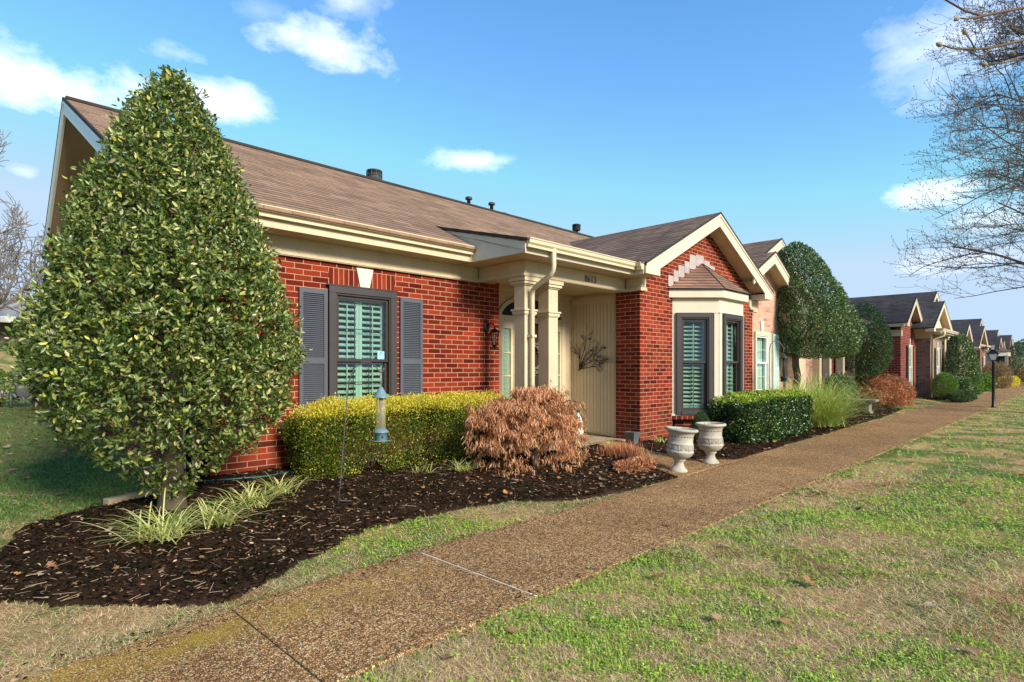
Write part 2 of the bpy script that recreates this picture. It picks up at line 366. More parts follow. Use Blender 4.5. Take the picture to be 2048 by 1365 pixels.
# in this frame the outside lies towards -y
def window(parent, o, u, w, z0, z1, casing=CASE, sash=BRNZ, cs=.075, slat=.062, mid=None, grid=(2, 2), blinds='louvre', depth=.10):
    fr = frame_at(o, *u)
    a = MB(fr)                                    # casing
    a.box(0, cs, -.045, .02, z0, z1 - cs); a.box(w - cs, w, -.045, .02, z0, z1 - cs); a.box(0, w, -.045, .02, z1 - cs, z1); a.box(cs, w - cs, -.055, .02, z0, z0 + cs * .8)
    wn = a.build('window', casing, parent, bevel=.004)
    x0, x1, y0, y1 = cs, w - cs, z0 + cs * .8, z1 - cs
    mid = mid if mid is not None else (y0 + y1) / 2
    s = MB(fr); t = .034
    # outer jambs set back, then two sashes, the lower one behind
    s.box(x0, x0 + .022, -.03, depth, y0, y1); s.box(x1 - .022, x1, -.03, depth, y0, y1); s.box(x0, x1, -.029, depth, y1 - .022, y1); s.box(x0, x1, -.028, depth, y0, y0 + .022)
    for (b0, b1, d) in ((mid, y1 - .022, .0), (y0 + .022, mid + .02, .03)):
        X0, X1 = x0 + .022, x1 - .022
        s.box(X0, X0 + t, d, d + .03, b0, b1); s.box(X1 - t, X1, d, d + .03, b0, b1); s.box(X0 + t, X1 - t, d + .001, d + .029, b1 - t, b1); s.box(X0 + t, X1 - t, d + .001, d + .029, b0, b0 + t)
        gx, gz = grid
        for i in range(1, gx):
            xm = X0 + t + (X1 - X0 - 2 * t) * i / gx; s.box(xm - .005, xm + .005, d + .013, d + .021, b0 + t, b1 - t)
        for i in range(1, gz):
            zm = b0 + t + (b1 - b0 - 2 * t) * i / gz; s.box(X0 + t, X1 - t, d + .012, d + .020, zm - .005, zm + .005)
    s.build('sash', sash, wn)
    g = MB(fr)
    g.box(x0 + .05, x1 - .05, .010, .0125, mid + .03, y1 - .05); g.box(x0 + .05, x1 - .05, .040, .0425, y0 + .05, mid - .01)
    g.build('glass_pane', GLASS, wn)
    b = MB(fr)
    if blinds == 'louvre':
        npn = 2 if w > .75 else 1
        pw = (x1 - x0 - .05) / npn
        for k in range(npn):
            p0 = x0 + .025 + pw * k; p1 = p0 + pw; st = .045
            b.box(p0 + .002, p0 + st, .10, .125, y0, y1); b.box(p1 - st, p1 - .002, .10, .125, y0, y1); b.box(p0 + st, p1 - st, .101, .124, y1 - .07, y1); b.box(p0 + st, p1 - st, .101, .124, y0, y0 + .08)
            z = y0 + .10; step = .0737
            while z < y1 - .09:
                c = .034
                b.add([(p0 + st, .112 - c * .80, z - c * .45), (p1 - st, .112 - c * .80, z - c * .45), (p1 - st, .112 + c * .8, z + c * .45), (p0 + st, .112 + c * .8, z + c * .45),
                       (p0 + st, .104 - c * .80, z - c * .45 + .009), (p1 - st, .104 - c * .80, z - c * .45 + .009), (p1 - st, .104 + c * .8, z + c * .45 + .009), (p0 + st, .104 + c * .8, z + c * .45 + .009)],
                      [(0,1,2,3),(7,6,5,4),(0,4,5,1),(1,5,6,2),(2,6,7,3),(3,7,4,0)])
                z += step
            b.box((p0 + p1) / 2 - .006, (p0 + p1) / 2 + .006, .070, .080, y0 + .12, y1 - .11)
        b.build('plantation_shutter', SLAT, wn)
    elif blinds == 'curtain':
        n = 24; vs = []; fs = []
        for i in range(n + 1):
            x = x0 + (x1 - x0) * i / n; y = .12 + .018 * math.sin(i * 1.9)
            vs += [(x, y, y0), (x, y, y1)]
        fs = [(2 * i, 2 * i + 2, 2 * i + 3, 2 * i + 1) for i in range(n)]
        b.add(vs, fs, True).build('curtain', WHITE, wn)
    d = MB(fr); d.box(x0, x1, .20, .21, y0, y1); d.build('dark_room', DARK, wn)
    return wn
def louvre_shutter(parent, o, u, w, z0, z1, rail=.42, mat=SHUT):
    fr = frame_at(o, *u); s = MB(fr); st = .045
    s.box(0, w, -.012, 0.0, z0, z1)
    s.box(0, st, -.035, -.012, z0, z1); s.box(w - st, w, -.035, -.012, z0, z1)
    zm = z0 + (z1 - z0) * rail
    s.box(st, w - st, -.034, -.012, z1 - .055, z1); s.box(st, w - st, -.034, -.012, z0, z0 + .055); s.box(st, w - st, -.034, -.012, zm - .035, zm + .035)
    for a, b in ((z0 + .055, zm - .035), (zm + .035, z1 - .055)):
        k = int((b - a) / .0235); p = (b - a) / k
        for i in range(k):
            z = a + i * p
            s.add([(st, -.031, z + .002), (w - st, -.031, z + .002), (w - st, -.013, z + p * .95), (st, -.013, z + p * .95), (st, -.013, z), (w - st, -.013, z)],
                  [(0, 1, 2, 3), (4, 5, 1, 0), (3, 2, 5, 4), (0, 3, 4), (1, 5, 2)])
    return s.build('shutter', mat, parent)
GPROF = [(0, 0), (.01, -.10), (.035, -.115), (.085, -.115), (.085, -.085), (.11, -.06), (.115, -.02), (.125, -.012), (.125, 0), (.112, 0), (.10, -.03), (.015, -.03)]
def gutter(parent, p0, p1, out, name='gutter', mat=GUT):
    """p0,p1: back top line (x,y,z); out: (ox,oy) outward unit"""
    m = MB(); n = len(GPROF); vs = []
    for p in (p0, p1):
        for d, z in GPROF: vs.append((p[0] + out[0] * d, p[1] + out[1] * d, p[2] + z))
    m.add(vs, [tuple(range(n)), tuple(range(n, 2 * n))[::-1]] + [(i, (i + 1) % n, n + (i + 1) % n, n + i) for i in range(n)])
    return m.build(name, mat, parent)
def gable_front(parent, xc, half, yw, zr, slope, over=.27, ridge_back=8.6, ov_side=.32, roofmat=ROOFX, fasc=CREAML, face=True, sofm=SOFF, cutl=None, notch=None):
    """front-facing gable roof: rake boards, soffit and two slopes; half = half width to the eave edge;
    cutl: the left slope stops at this half width, where it meets a neighbouring roof"""
    yf = yw - over; ze = zr - slope * half; th = .05
    hl = cutl or half; zl = zr - slope * hl
    r = MB()
    if notch:
        xn, yn = notch; zn = zr - slope * (xc - xn)
        r.slab([(xc, yf - .03, zr), (xc, ridge_back, zr), (xn, ridge_back, zn), (xn, yn, zn), (xc - hl, yn, zl), (xc - hl, yf - .03, zl)], th)
    else: r.slab([(xc, yf - .03, zr), (xc, ridge_back, zr), (xc - hl, ridge_back, zl), (xc - hl, yf - .03, zl)], th)
    r.slab([(xc, yf - .031, zr), (xc + half, yf - .031, ze), (xc + half, ridge_back, ze), (xc, ridge_back, zr)], th)
    rf = r.build('roof', roofmat, parent)
    e = MB(); d = .215 / math.cos(math.atan(slope)) * .98; zf = ze - .17; hf = half - .43
    bd = MB(); so = MB(); zs = d * .92; box8 = [(0,1,2,3),(7,6,5,4),(0,4,5,1),(1,5,6,2),(2,6,7,3),(3,7,4,0)]
    for sgn, dy in ((-1, 0), (1, .001)):
        cut = sgn < 0 and cutl; hh = hl if sgn < 0 else half; x1 = xc + sgn * hh; z1 = zr - slope * hh; g = 0 if cut else .02
        e.add([(xc, yf - .045, zr + .012), (x1 + sgn * g, yf - .045, z1 + .004), (x1 + sgn * g, yf - .045, z1 - .030), (xc, yf - .045, zr - .030),
               (xc, yf - .028, zr + .012), (x1 + sgn * g, yf - .028, z1 + .004), (x1 + sgn * g, yf - .028, z1 - .030), (xc, yf - .028, zr - .030)], box8)
        xf = xc + sgn * hf
        pp = [(xc, zr - .03), (x1, z1 - .03), (x1, z1 - .03 - d), (xc, zr - .03 - d)] if cut else [(xc, zr - .03), (x1, ze - .03), (x1, zf), (xf, zf), (xf, zr - .03 - d - slope * hf), (xc, zr - .03 - d)]
        bd.prism(pp if sgn < 0 else pp[::-1], 'y', yf - .025 - dy, yf + .002)
        bd.add([(xc, yf - .04, zr - .02), (x1, yf - .04, z1 - .02), (x1, yf - .04, z1 - .050), (xc, yf - .04, zr - .08), (xc, yf - .0275, zr - .02), (x1, yf - .0275, z1 - .02), (x1, yf - .0275, z1 - .050), (xc, yf - .0275, zr - .08)], box8)
        if not cut: bd.box(*sorted((xf, x1 - sgn * .002)), yf + .003, yw - .002, zf + .004, ze - .065)
        hs = hh if cut else hf + .05
        for q_ in (0, .01): so.add([(xc, yf + .003, zr - zs + q_), (xc + sgn * hs, yf + .003, zr - slope * hs - zs + q_), (xc + sgn * hs, yw + .02, zr - slope * hs - zs + q_), (xc, yw + .02, zr - zs + q_)], [(0, 1, 2, 3)])
    e.build('roof_edge', ROOFE, rf); bd.build('fascia', fasc, rf, bevel=.003); so.build('soffit', sofm, rf)
    return rf
def capital_column(parent, x0, y0, s, z0, z1, mat):
    m = MB(); e = .035
    def rb(g, a, b): m.box(x0 - g, x0 + s + g, y0 - g, y0 + s + g, a, b)
    rb(0, z0 + .2, z1 - .12); rb(.03, z0, z0 + .16); rb(.015, z0 + .16, z0 + .2)
    rb(.022, z1 - .52, z1 - .475); rb(.036, z1 - .475, z1 - .45); rb(.012, z1 - .535, z1 - .52)
    rb(.02, z1 - .12, z1 - .10); rb(.045, z1 - .10, z1 - .065); rb(.03, z1 - .065, z1 - .06); rb(.062, z1 - .06, z1)
    return m.build('column', mat, parent, bevel=.004)

# ================= the brick house =================
H = empty('brick_house', (6, 8, .15), 'long red brick house with columned porch, tan gable over a bay window and slate shutters', 'house')
W, B, XS = 6.47, 5.22, 1.845
# --- walls ---
wl = MB()
wl.box(XS, 3.45, W, W + .2, -.1, 2.9); wl.box(4.26, 6.24, W, W + .2, -.1, 2.9); wl.box(3.45, 4.26, W, W + .2, -.1, .92); wl.box(3.45, 4.26, W, W + .2, 2.30, 2.9)
wl.box(6.04, 6.24, W + .2, 6.75, -.1, 2.9)
wl.build('wall', RED, H); wl = MB()
# end gable wall (facing -x)
RY, RZ = 10.6, 5.30
wl.prism([(W, -.1), (17.8, .2), (17.8, 2.9), (12.55, 3.45), (RY, 5.16), (W, 3.10)], 'x', XS + .001, XS + .21)
wl.build('end_wall', RED, H); wl = MB()
# block walls with the bay opening
wl.box(8.27, 8.47, B, 5.70, -.1, 3.0)
wl.box(8.47, 9.33, B, B + .2, -.1, 2.75); wl.box(11.53, 12.83, B, B + .2, -.1, 2.749); wl.prism([(8.27, 2.75), (12.83, 2.75), (12.83, 2.97), (10.55, 4.08), (8.27, 2.97)], 'y', B + .001, B + .2)
wl.build('bay_wall', RED, H); wl = MB(); wl.box(12.63, 12.83, B + .2, 9, -.1, 3.0)
wl.build('wall', RED, H)
# footing course along the end wall (brick on edge strip)
f = MB(); f.box(XS - .30, XS - .004, 6.9, 17.6, .02, .20)
for i in range(0): pass
fo = f.build('mowing_strip', GRAY, H); 
# rake frieze on end wall
rk = MB(); rk.prism([(W, 2.98), (RY, 5.045), (12.55, 3.33), (12.55, 3.12), (RY, 4.80), (W, 2.74)], 'x', XS - .028, XS)
rk.build('rake_trim', CREAML, H)
# --- main roof ---
r = MB(); x0, x1 = 1.395, 14.6
ZE = 3.045; YE = 6.04
r.slab([(x0, YE, ZE), (x1, YE, ZE), (x1, RY, RZ), (x0, RY, RZ)], .06)
r.slab([(x0 + .001, RY, RZ), (x1, RY, RZ), (x1, 12.55, 3.56), (x0 + .001, 12.55, 3.56)], .06)
r.slab([(XS - .02, 12.55, 3.56), (x1, 12.55, 3.56), (x1, 18.0, 2.95), (XS - .02, 18.0, 2.95)], .06)
mroof = r.build('roof', ROOF, H)
e = MB()
def rake_strip(mb, pts, x_a, x_b, top, dep):
    for (y0_, z0_), (y1_, z1_) in zip(pts[:-1], pts[1:]):
        mb.add([(x, y, z) for x in (x_a, x_b) for (y, z) in ((y0_, z0_ + top), (y1_, z1_ + top), (y1_, z1_ - dep), (y0_, z0_ - dep))], [(0,1,2,3),(7,6,5,4),(0,4,5,1),(1,5,6,2),(2,6,7,3),(3,7,4,0)])
prof = [(YE - .03, ZE - .015), (RY, RZ), (12.55, 3.56)]
rake_strip(e, prof, x0 - .03, x0 - .001, .012, .035); e.box(x0, x1, RY - .09, RY + .09, RZ - .03, RZ + .012); e.build('roof_edge', ROOFE, mroof)
e = MB(); rake_strip(e, prof, x0 - .014, x0 + .02, -.036, .235); e.build('fascia', WHITE, mroof)
e = MB(); rake_strip(e, prof, x0 - .026, x0 - .0145, -.036, .085); e.build('fascia', WHITE, mroof)
e = MB(); rake_strip(e, prof, x0 + .02, XS + .02, -.20, .212); e.build('soffit', paint('bounce_tinted_soffit', (.42, .28, .18), .7, .12), mroof)  # browner than the other soffits: shade and brick bounce put into the colour
# --- main eave: gutter, fascia, soffit, frieze ---
ZS = 2.845
gutter(H, (1.38, 6.16, 3.05), (5.36, 6.16, 3.05), (0, -1))
e = MB(); e.box(1.40, 5.40, 6.13, 6.16, ZS - .005, 3.03); e.box(1.40, XS, 6.16, 6.5, ZS - .005, ZS + .2); e.build('fascia', CREAM, mroof, bevel=.003)
e = MB(); e.box(1.42, 5.41, 6.16, W, ZS, ZS + .02); e.build('soffit', SOFF, mroof)
def frieze(mb, x0_, x1_, y, n=(0, -1), zb=2.625):
    """flat board with a two-step moulding at its foot; runs along x at face y (outside towards n)"""
    s_ = n[1]
    mb.box(x0_, x1_, *sorted((y + s_ * .022, y)), zb + .06, ZS)
    mb.box(x0_, x1_, *sorted((y + s_ * .034, y)), zb + .045, zb + .06)
    mb.box(x0_, x1_, *sorted((y + s_ * .050, y)), zb + .010, zb + .045)
    mb.box(x0_, x1_, *sorted((y + s_ * .040, y)), zb, zb + .010)
def friezex(mb, y0_, y1_, x, zb=2.625):
    mb.box(x - .022, x, y0_, y1_, zb + .06, ZS - .001); mb.box(x - .034, x, y0_, y1_, zb + .045, zb + .06)
    mb.box(x - .050, x, y0_, y1_, zb + .010, zb + .045); mb.box(x - .040, x, y0_, y1_, zb, zb + .010)
e = MB(); frieze(e, XS - .02, 5.80, W)
PB = 5.52                                                 # porch beam face
friezex(e, PB - .05, W - .045, 5.80)
frieze(e, 5.80, 8.27, PB)
friezex(e, 5.22 - .05, PB - .045, 8.27)
frieze(e, 8.27, 8.42, B)
e.box(5.80, 6.04, PB, W - .05, 2.63, ZS - .002); e.box(6.04, 8.27, PB, PB + .24, 2.63, ZS - .002)
e.build('frieze', CREAM, H, bevel=.003); e = MB(); frieze(e, 12.62, 12.83, B); e.build('frieze', CREAM, H, bevel=.003)
# porch ceiling and roof
e = MB(); e.box(6.04, 8.6, PB + .24, 6.76, 2.68, 2.70); e.box(5.39, 8.27, 5.16, PB, ZS, ZS + .02); e.box(5.39, 5.8, PB, 6.47, ZS, ZS + .02); e.box(7.99, 8.27, 4.97, 5.16, ZS + .001, ZS + .02); e.build('soffit', SOFF, H)
pr = MB(); py0, py1 = 5.05, 7.05
def pz(y): return 3.005 + .25 * (y - py0)
pr.slab([(5.36, py0, pz(py0)), (8.02, py0, pz(py0)), (8.24, 5.24, pz(5.24)), (9.3, 5.24, pz(5.24)), (9.3, py1, pz(py1)), (5.36, py1, pz(py1))], .04)
prf = pr.build('porch_roof', ROOF, H)
e = MB(); rake_strip(e, [(py0 - .01, pz(py0)), (py1, pz(py1))], 5.345, 5.359, .008, .03); e.box(5.345, 8.0, py0 - .02, py0 - .001, 2.985, 3.012); e.build('roof_edge', ROOFE, prf)
e = MB()
e.prism([(py0 + .04, ZS - .004), (YE + .13, ZS - .004), (YE + .13, 3.03), (7.02, 3.47), (7.02, pz(7.02) - .04), (py0 + .04, pz(py0) - .04)], 'x', 5.38, 5.40)
e.prism([(py0 + .03, pz(py0) - .035), (py1, pz(py1) - .035), (py1 - .1, pz(py1) - .09), (py0 + .03, pz(py0) - .14)], 'x', 5.366, 5.3795)
e.box(5.401, 7.97, 5.13, 5.16, ZS - .004, 3.0)
e.box(7.94, 7.97, 4.95, 5.13, ZS - .005, 2.95)
e.build('fascia', CREAML, prf, bevel=.002)
gutter(H, (5.385, 5.13, 3.02), (7.925, 5.13, 3.02), (0, -1))
gutter(H, (7.94, 5.02, 3.015), (7.94, 4.93, 3.015), (-1, 0))
# --- front gable over the bay ---
gr = gable_front(H, 10.55, 2.6, B, 4.30, .493, over=.29, ridge_back=8.9, notch=(8.12, 5.07))
# --- flat arch over the main window ---
e = MB(); e.prism([(3.41, 2.355), (4.30, 2.355), (4.34, 2.565), (3.37, 2.565)], 'y', W - .006, W); e.build('flat_arch', REDV, H)
e = MB(); e.prism([(3.80, 2.352), (3.93, 2.352), (3.985, 2.60), (3.745, 2.60)], 'y', W - .035, W); e.build('keystone', KEY, H, bevel=.004)
wn = window(H, (3.373, W - .005), (1, 0), .958, .80, 2.352, mid=1.43, grid=(3, 2), cs=.09)
e = MB(); e.box(3.35, 4.34, W - .055, W + .001, 2.345, 2.362); e.build('drip_cap', BRNZ, wn)
# security sticker on the pane
st = MB(); st.box(4.065, 4.165, W - .002, W - .0005, 1.465, 1.565); stk = st.build('sticker', STICK, H)
text_mesh('lettering', 'ADT', .034, INK, stk, Matrix.Translation((4.115, W - .0025, 1.528)) @ Matrix.Rotation(R(90), 4, 'X'), .0003)
e = MB(); e.prism([(4.10, 1.556), (4.13, 1.556), (4.115, 1.543)], 'y', W - .0035, W - .0022); e.build('emblem', INK, stk)
louvre_shutter(H, (3.008, W), (1, 0), .350, .82, 2.285, rail=.42)
louvre_shutter(H, (4.395, W), (1, 0), .365, .82, 2.285, rail=.42)
# --- bay window ---
bx = [(9.33, B), (9.93, 4.62), (10.93, 4.62), (11.53, B)]
e = MB()
for (a, b) in zip(bx[:-1], bx[1:]):
    u = Vector((b[0] - a[0], b[1] - a[1], 0)); Ls = u.length; fr = frame_at((a[0], a[1], 0), u.x, u.y)
    m = MB(fr); m.box(.0, Ls, .002, .05, 2.33, 2.64); m.box(-.02, Ls + .02, -.006, .04, 2.33, 2.345)
    m.box(-.01, .10 if a[0] > 9.5 else .07, .003, .06, .50, 2.33); m.box(Ls - .10, Ls + .01, .0015, .06, .50, 2.33)
    m.box(-.03, Ls + .03, -.02, .05, .50, .53)
    for v, f_ , s_ in zip([0], [0], [0]): pass
    k = len(e.v); e.v += m.v; e.f += [[i + k for i in f_] for f_ in m.f]; e.sm += m.sm
bay = e.build('bay', CREAML, H, bevel=.003)
def off(poly, d):
    (x0_, y0_), (x1_, y1_), (x2_, y2_), (x3_, y3_) = poly
    return [(x0_ - d * 1.41, y0_), (x1_ - d * .41, y1_ - d), (x2_ + d * .41, y2_ - d), (x3_ + d * 1.41, y3_)]
e = MB(); e.prism(off(bx, .085), 'z', 2.60, 2.745); e.build('fascia', CREAML, bay, bevel=.003)
e = MB(); e.prism(off(bx, .05), 'z', .435, .498); e.build('brick_sill', REDV, bay, bevel=.004)
e = MB(); e.prism(off(bx, -.06), 'z', -.1, .434); e.build('brick_base', RED, bay)
ev = off(bx, .12); pk = (10.43, B, 3.36)
e = MB(); V4 = [(x, y, 2.752) for x, y in ev]
e.add(V4 + [pk, (10.05, B, 2.9)], [(0, 1, 4), (1, 2, 4), (2, 3, 4), (3, 2, 1, 0)]); br_ = e.build('bay_roof', ROOFBAY, bay)
e = MB()
for a in (1, 2): e.tube([V4[a], tuple(Vector(V4[a]).lerp(Vector(pk), .98))], .012, 5)
for a in range(3): e.tube([V4[a], V4[a + 1]], .010, 5)
e.build('hip_ridge', ROOFE, br_)
# bay front (each face outwards to -y in its frame)
window(bay, (9.375, B - .045), (1, -1), .66, .52, 2.335, grid=(2, 1), mid=1.44, cs=.085)
window(bay, (10.03, 4.625), (1, 0), .80, .52, 2.335, grid=(2, 2), mid=1.44, cs=.085)
window(bay, (10.99, 4.665), (1, 1), .66, .52, 2.335, grid=(2, 1), mid=1.44, cs=.085)
# stepped flashing patches beside the bay roof
e = MB()
for (a, b, z0, z1) in ((9.18, 9.36, 2.80, 2.99), (9.36, 9.54, 2.90, 3.10), (9.54, 9.76, 3.00, 3.22), (9.76, 9.95, 3.10, 3.32), (9.95, 10.20, 3.2, 3.47), (10.20, 10.52, 3.28, 3.50), (10.52, 10.76, 3.26, 3.43), (10.76, 10.98, 3.12, 3.36), (10.98, 11.18, 3.02, 3.24)):
    e.box(a + .003, b - .003, B - .006, B, z0, z1)
e.build('flashing', FLASH, H)
# --- porch interior ---
D = 6.75
e = MB(); e.box(6.24, 8.40, D, D + .1, .1, 2.7)
for i in range(5): e.box(8.165 + i * .046, 8.205 + i * .046, D - .01, D, .15, 2.68)
e.box(6.24, 8.40, D - .025, D, 2.60, 2.68)
y = 5.705
while y < D - .02:
    e.box(8.348, 8.356, y + .004, min(y + .071, D - .011), .15, 2.55); y += .075
e.box(8.356, 8.45, 5.70, D, .1, 2.7); e.box(8.335, 8.348, 5.70, 5.735, .15, 2.68); e.box(8.33, 8.348, 5.735, D - .03, 2.5, 2.62)
e.build('porch_siding', SIDE, H)
# arched door surround
ds = MB(); xa, xb = 6.46, 8.13; xm = (xa + xb) / 2; hw = (xb - xa) / 2
def arch(hw_, rise, z, n=28): return [(xm - hw_ * math.cos(math.pi * i / n), z + rise * math.sin(math.pi * i / n)) for i in range(n + 1)]
o_, i_ = arch(hw, .39, 2.20), arch(hw - .075, .315, 2.20)
for k in range(len(o_) - 1): ds.prism([o_[k], o_[k + 1], i_[k + 1], i_[k]], 'y', D - .045, D)
ds.box(xa, xa + .075, D - .044, D, .15, 2.20); ds.box(xb - .075, xb, D - .044, D, .15, 2.20); ds.box(xa + .075, xb - .075, D - .043, D, 2.12, 2.215)
for xx in (6.84, 7.70): ds.box(xx - .035, xx + .035, D - .042, D, .15, 2.12)
for (a, b) in ((6.535, 6.805), (7.735, 8.055)):
    ds.box(a, a + .05, D - .03, D, .15, 2.12); ds.box(b - .05, b, D - .03, D, .15, 2.12); ds.box(a + .05, b - .05, D - .03, D, 2.0, 2.12); ds.box(a + .05, b - .05, D - .03, D, .15, .85)
    for zz in (1.22, 1.60): ds.box(a + .05, b - .05, D - .02, D, zz - .012, zz + .012)
dr = ds.build('door_surround', CREAM, H, bevel=.003)
e = MB(); e.poly([(x, D - .004, z) for x, z in i_]); e.build('transom_glass', DARK, dr)
e = MB(); e.box(6.58, 6.76, D - .008, D - .004, .85, 2.0); e.build('sidelight_glass', GLASS, dr); e = MB(); e.box(7.78, 8.0, D - .008, D - .004, .85, 2.0); e.build('sidelight_glass', GLASS, dr)
e = MB()
for k in range(15): e.box(6.58, 6.70, D - .0035, D - .002, .87 + k * .076, .87 + k * .076 + .045)
e.build('sidelight_blind', SLAT, dr)
e = MB(); e.box(6.875, 7.665, D - .028, D - .001, .17, 2.115); do_ = e.build('door', DARK, H, bevel=.004)
e = MB(); e.box(6.875, 6.93, D - .034, D - .028, .17, 2.115); e.box(7.61, 7.665, D - .034, D - .028, .17, 2.115); e.box(6.93, 7.61, D - .034, D - .028, 2.05, 2.115); e.box(6.93, 7.61, D - .034, D - .028, .17, .36); e.build('door_frame', BLACK, do_)
e = MB(); e.tube([(7.58, D - .035, 1.08), (7.58, D - .075, 1.08), (7.58, D - .075, 1.24), (7.58, D - .035, 1.24)], .009, 6); e.build('door_handle', BLACK, do_)
for cx in (5.85, 6.36): capital_column(H, cx, 5.55, .205, .15, 2.63, CREAM)
e = MB(); e.box(5.80, 8.34, 5.45, 6.75, -.05, .15); e.build('porch_floor', CONC, H, bevel=.01)
# downspouts
def downspout(pts, name='downspout'):
    m = MB(); m.tube(pts, .037, 6); return m.build(name, GUT, H)
downspout([(5.90, 5.06, 2.95), (5.90, 5.06, 2.72), (5.905, 5.075, 2.66), (5.91, 5.13, 2.60), (5.93, 5.42, 2.48), (5.935, 5.475, 2.44), (5.94, 5.49, 2.36), (5.94, 5.49, .30), (5.94, 5.47, .24), (5.94, 5.36, .20)])
e = MB()
e.box(5.895, 5.985, 5.447, 5.55, 1.78, 1.815); e.build('bracket', GUT, H)
e = MB(); e.box(1.80, 1.87, 6.385, 6.465, .2, 2.62); e.box(1.795, 1.90, 6.385, 6.40, .2, 2.62); e.build('downspout', CREAML, H, bevel=.006)
e = MB(); e.box(1.78, 1.84, 17.74, 17.80, .5, 2.7); e.tube([(1.80, 17.75, .55), (1.78, 17.6, .48), (1.7, 17.3, .46)], .04, 6); e.build('downspout', GUT, H)
# house number
text_mesh('house_number', '8613', .150, NUM, H, Matrix.Translation((7.29, PB - .026, 2.735)) @ Matrix.Rotation(R(90), 4, 'X'), .004)
# wall lantern
e = MB(); e.lathe([(.0, -.012), (.055, -.012), (.058, .0), (.045, .012), (0, .012)], (5.965, W - .013, 1.97), 16, tilt=Matrix.Rotation(R(90), 3, 'X') @ Matrix.Diagonal((1, 1.6, 1)))
e.tube([(5.965, W - .02, 1.99), (5.975, W - .09, 2.03), (5.985, W - .15, 2.01), (5.99, W - .165, 1.955)], [.011, .010, .009, .008], 6)
c = (5.99, W - .165, 0)
e.lathe([(.0, 1.965), (.012, 1.96), (.016, 1.945), (.035, 1.93), (.085, 1.895), (.088, 1.885), (.07, 1.882), (.0, 1.882)], c, 6, False)
e.lathe([(.0, 1.70), (.042, 1.70), (.046, 1.69), (.03, 1.675), (.012, 1.66), (.016, 1.645), (.004, 1.62), (0, 1.62)], c, 6, False)
for k in range(6):
    a = math.pi * k / 3; e.tube([(c[0] + .066 * math.cos(a), c[1] + .066 * math.sin(a), 1.885), (c[0] + .04 * math.cos(a), c[1] + .04 * math.sin(a), 1.70)], .005, 4)
wlz = e.build('wall_lantern', BLACK, H)
e = MB(); e.lathe([(.062, 1.882), (.038, 1.702)], c, 6, False); e.build('lantern_glass', CLEAR, wlz)
e = MB(); e.lathe([(.0, 1.72), (.012, 1.72), (.012, 1.80), (.018, 1.82), (.010, 1.85), (0, 1.86)], c, 8); e.build('bulb', WHITE, wlz)
# vents behind the ridge
e = MB(); cx, cy = 6.80, 10.95
e.lathe([(.0, 5.0), (.14, 5.0), (.14, 5.36), (.16, 5.40), (.165, 5.42), (.155, 5.42), (.155, 5.60), (.168, 5.60), (.17, 5.625), (.15, 5.635), (0, 5.64)], (cx, cy, 0), 20)
for k in range(10):
    a = math.pi * k / 5; e.box(cx + .163 * math.cos(a) - .006, cx + .163 * math.cos(a) + .006, cy + .163 * math.sin(a) - .006, cy + .163 * math.sin(a) + .006, 5.42, 5.60)
e.tube([(cx + .165 * math.cos(2 * math.pi * k / 20), cy + .165 * math.sin(2 * math.pi * k / 20), 5.51) for k in range(21)], .008, 4)
e.build('chimney_cap', VENT, mroof)
for (x, y, zt) in ((9.42, 10.85, 5.60), (10.2, 10.85, 5.62)):
    m = MB(); m.lathe([(.0, 5.0), (.045, 5.0), (.045, zt - .07), (.085, zt - .07), (.09, zt - .055), (.08, zt - .05), (.08, zt - .04), (.09, zt - .035), (.085, zt - .02), (.05, zt), (0, zt + .003)], (x, y, 0), 14); m.build('vent_pipe', VENT, mroof)
for (x, y, zt) in ((10.55, 10.8, 5.40), (11.33, 10.8, 5.385)):
    m = MB(); m.lathe([(.0, 5.1), (.13, 5.1), (.13, zt - .02), (.09, zt), (0, zt + .005)], (x, y, 0), 14); m.build('vent_pipe', VENT, mroof)
m = MB(); m.lathe([(.0, 5.0), (.055, 5.0), (.055, 5.44), (.10, 5.44), (.125, 5.46), (.125, 5.60), (.13, 5.60), (.13, 5.615), (.1, 5.63), (0, 5.635)], (13.57, 10.75, 0), 16)
for k in range(4): a = math.pi * k / 2 + .4; m.tube([(13.57 + .10 * math.cos(a), 10.75 + .10 * math.sin(a), 5.2), (13.57 + .10 * math.cos(a), 10.75 + .10 * math.sin(a), 5.45)], .006, 4)
m.build('exhaust_flue', VENT, mroof)

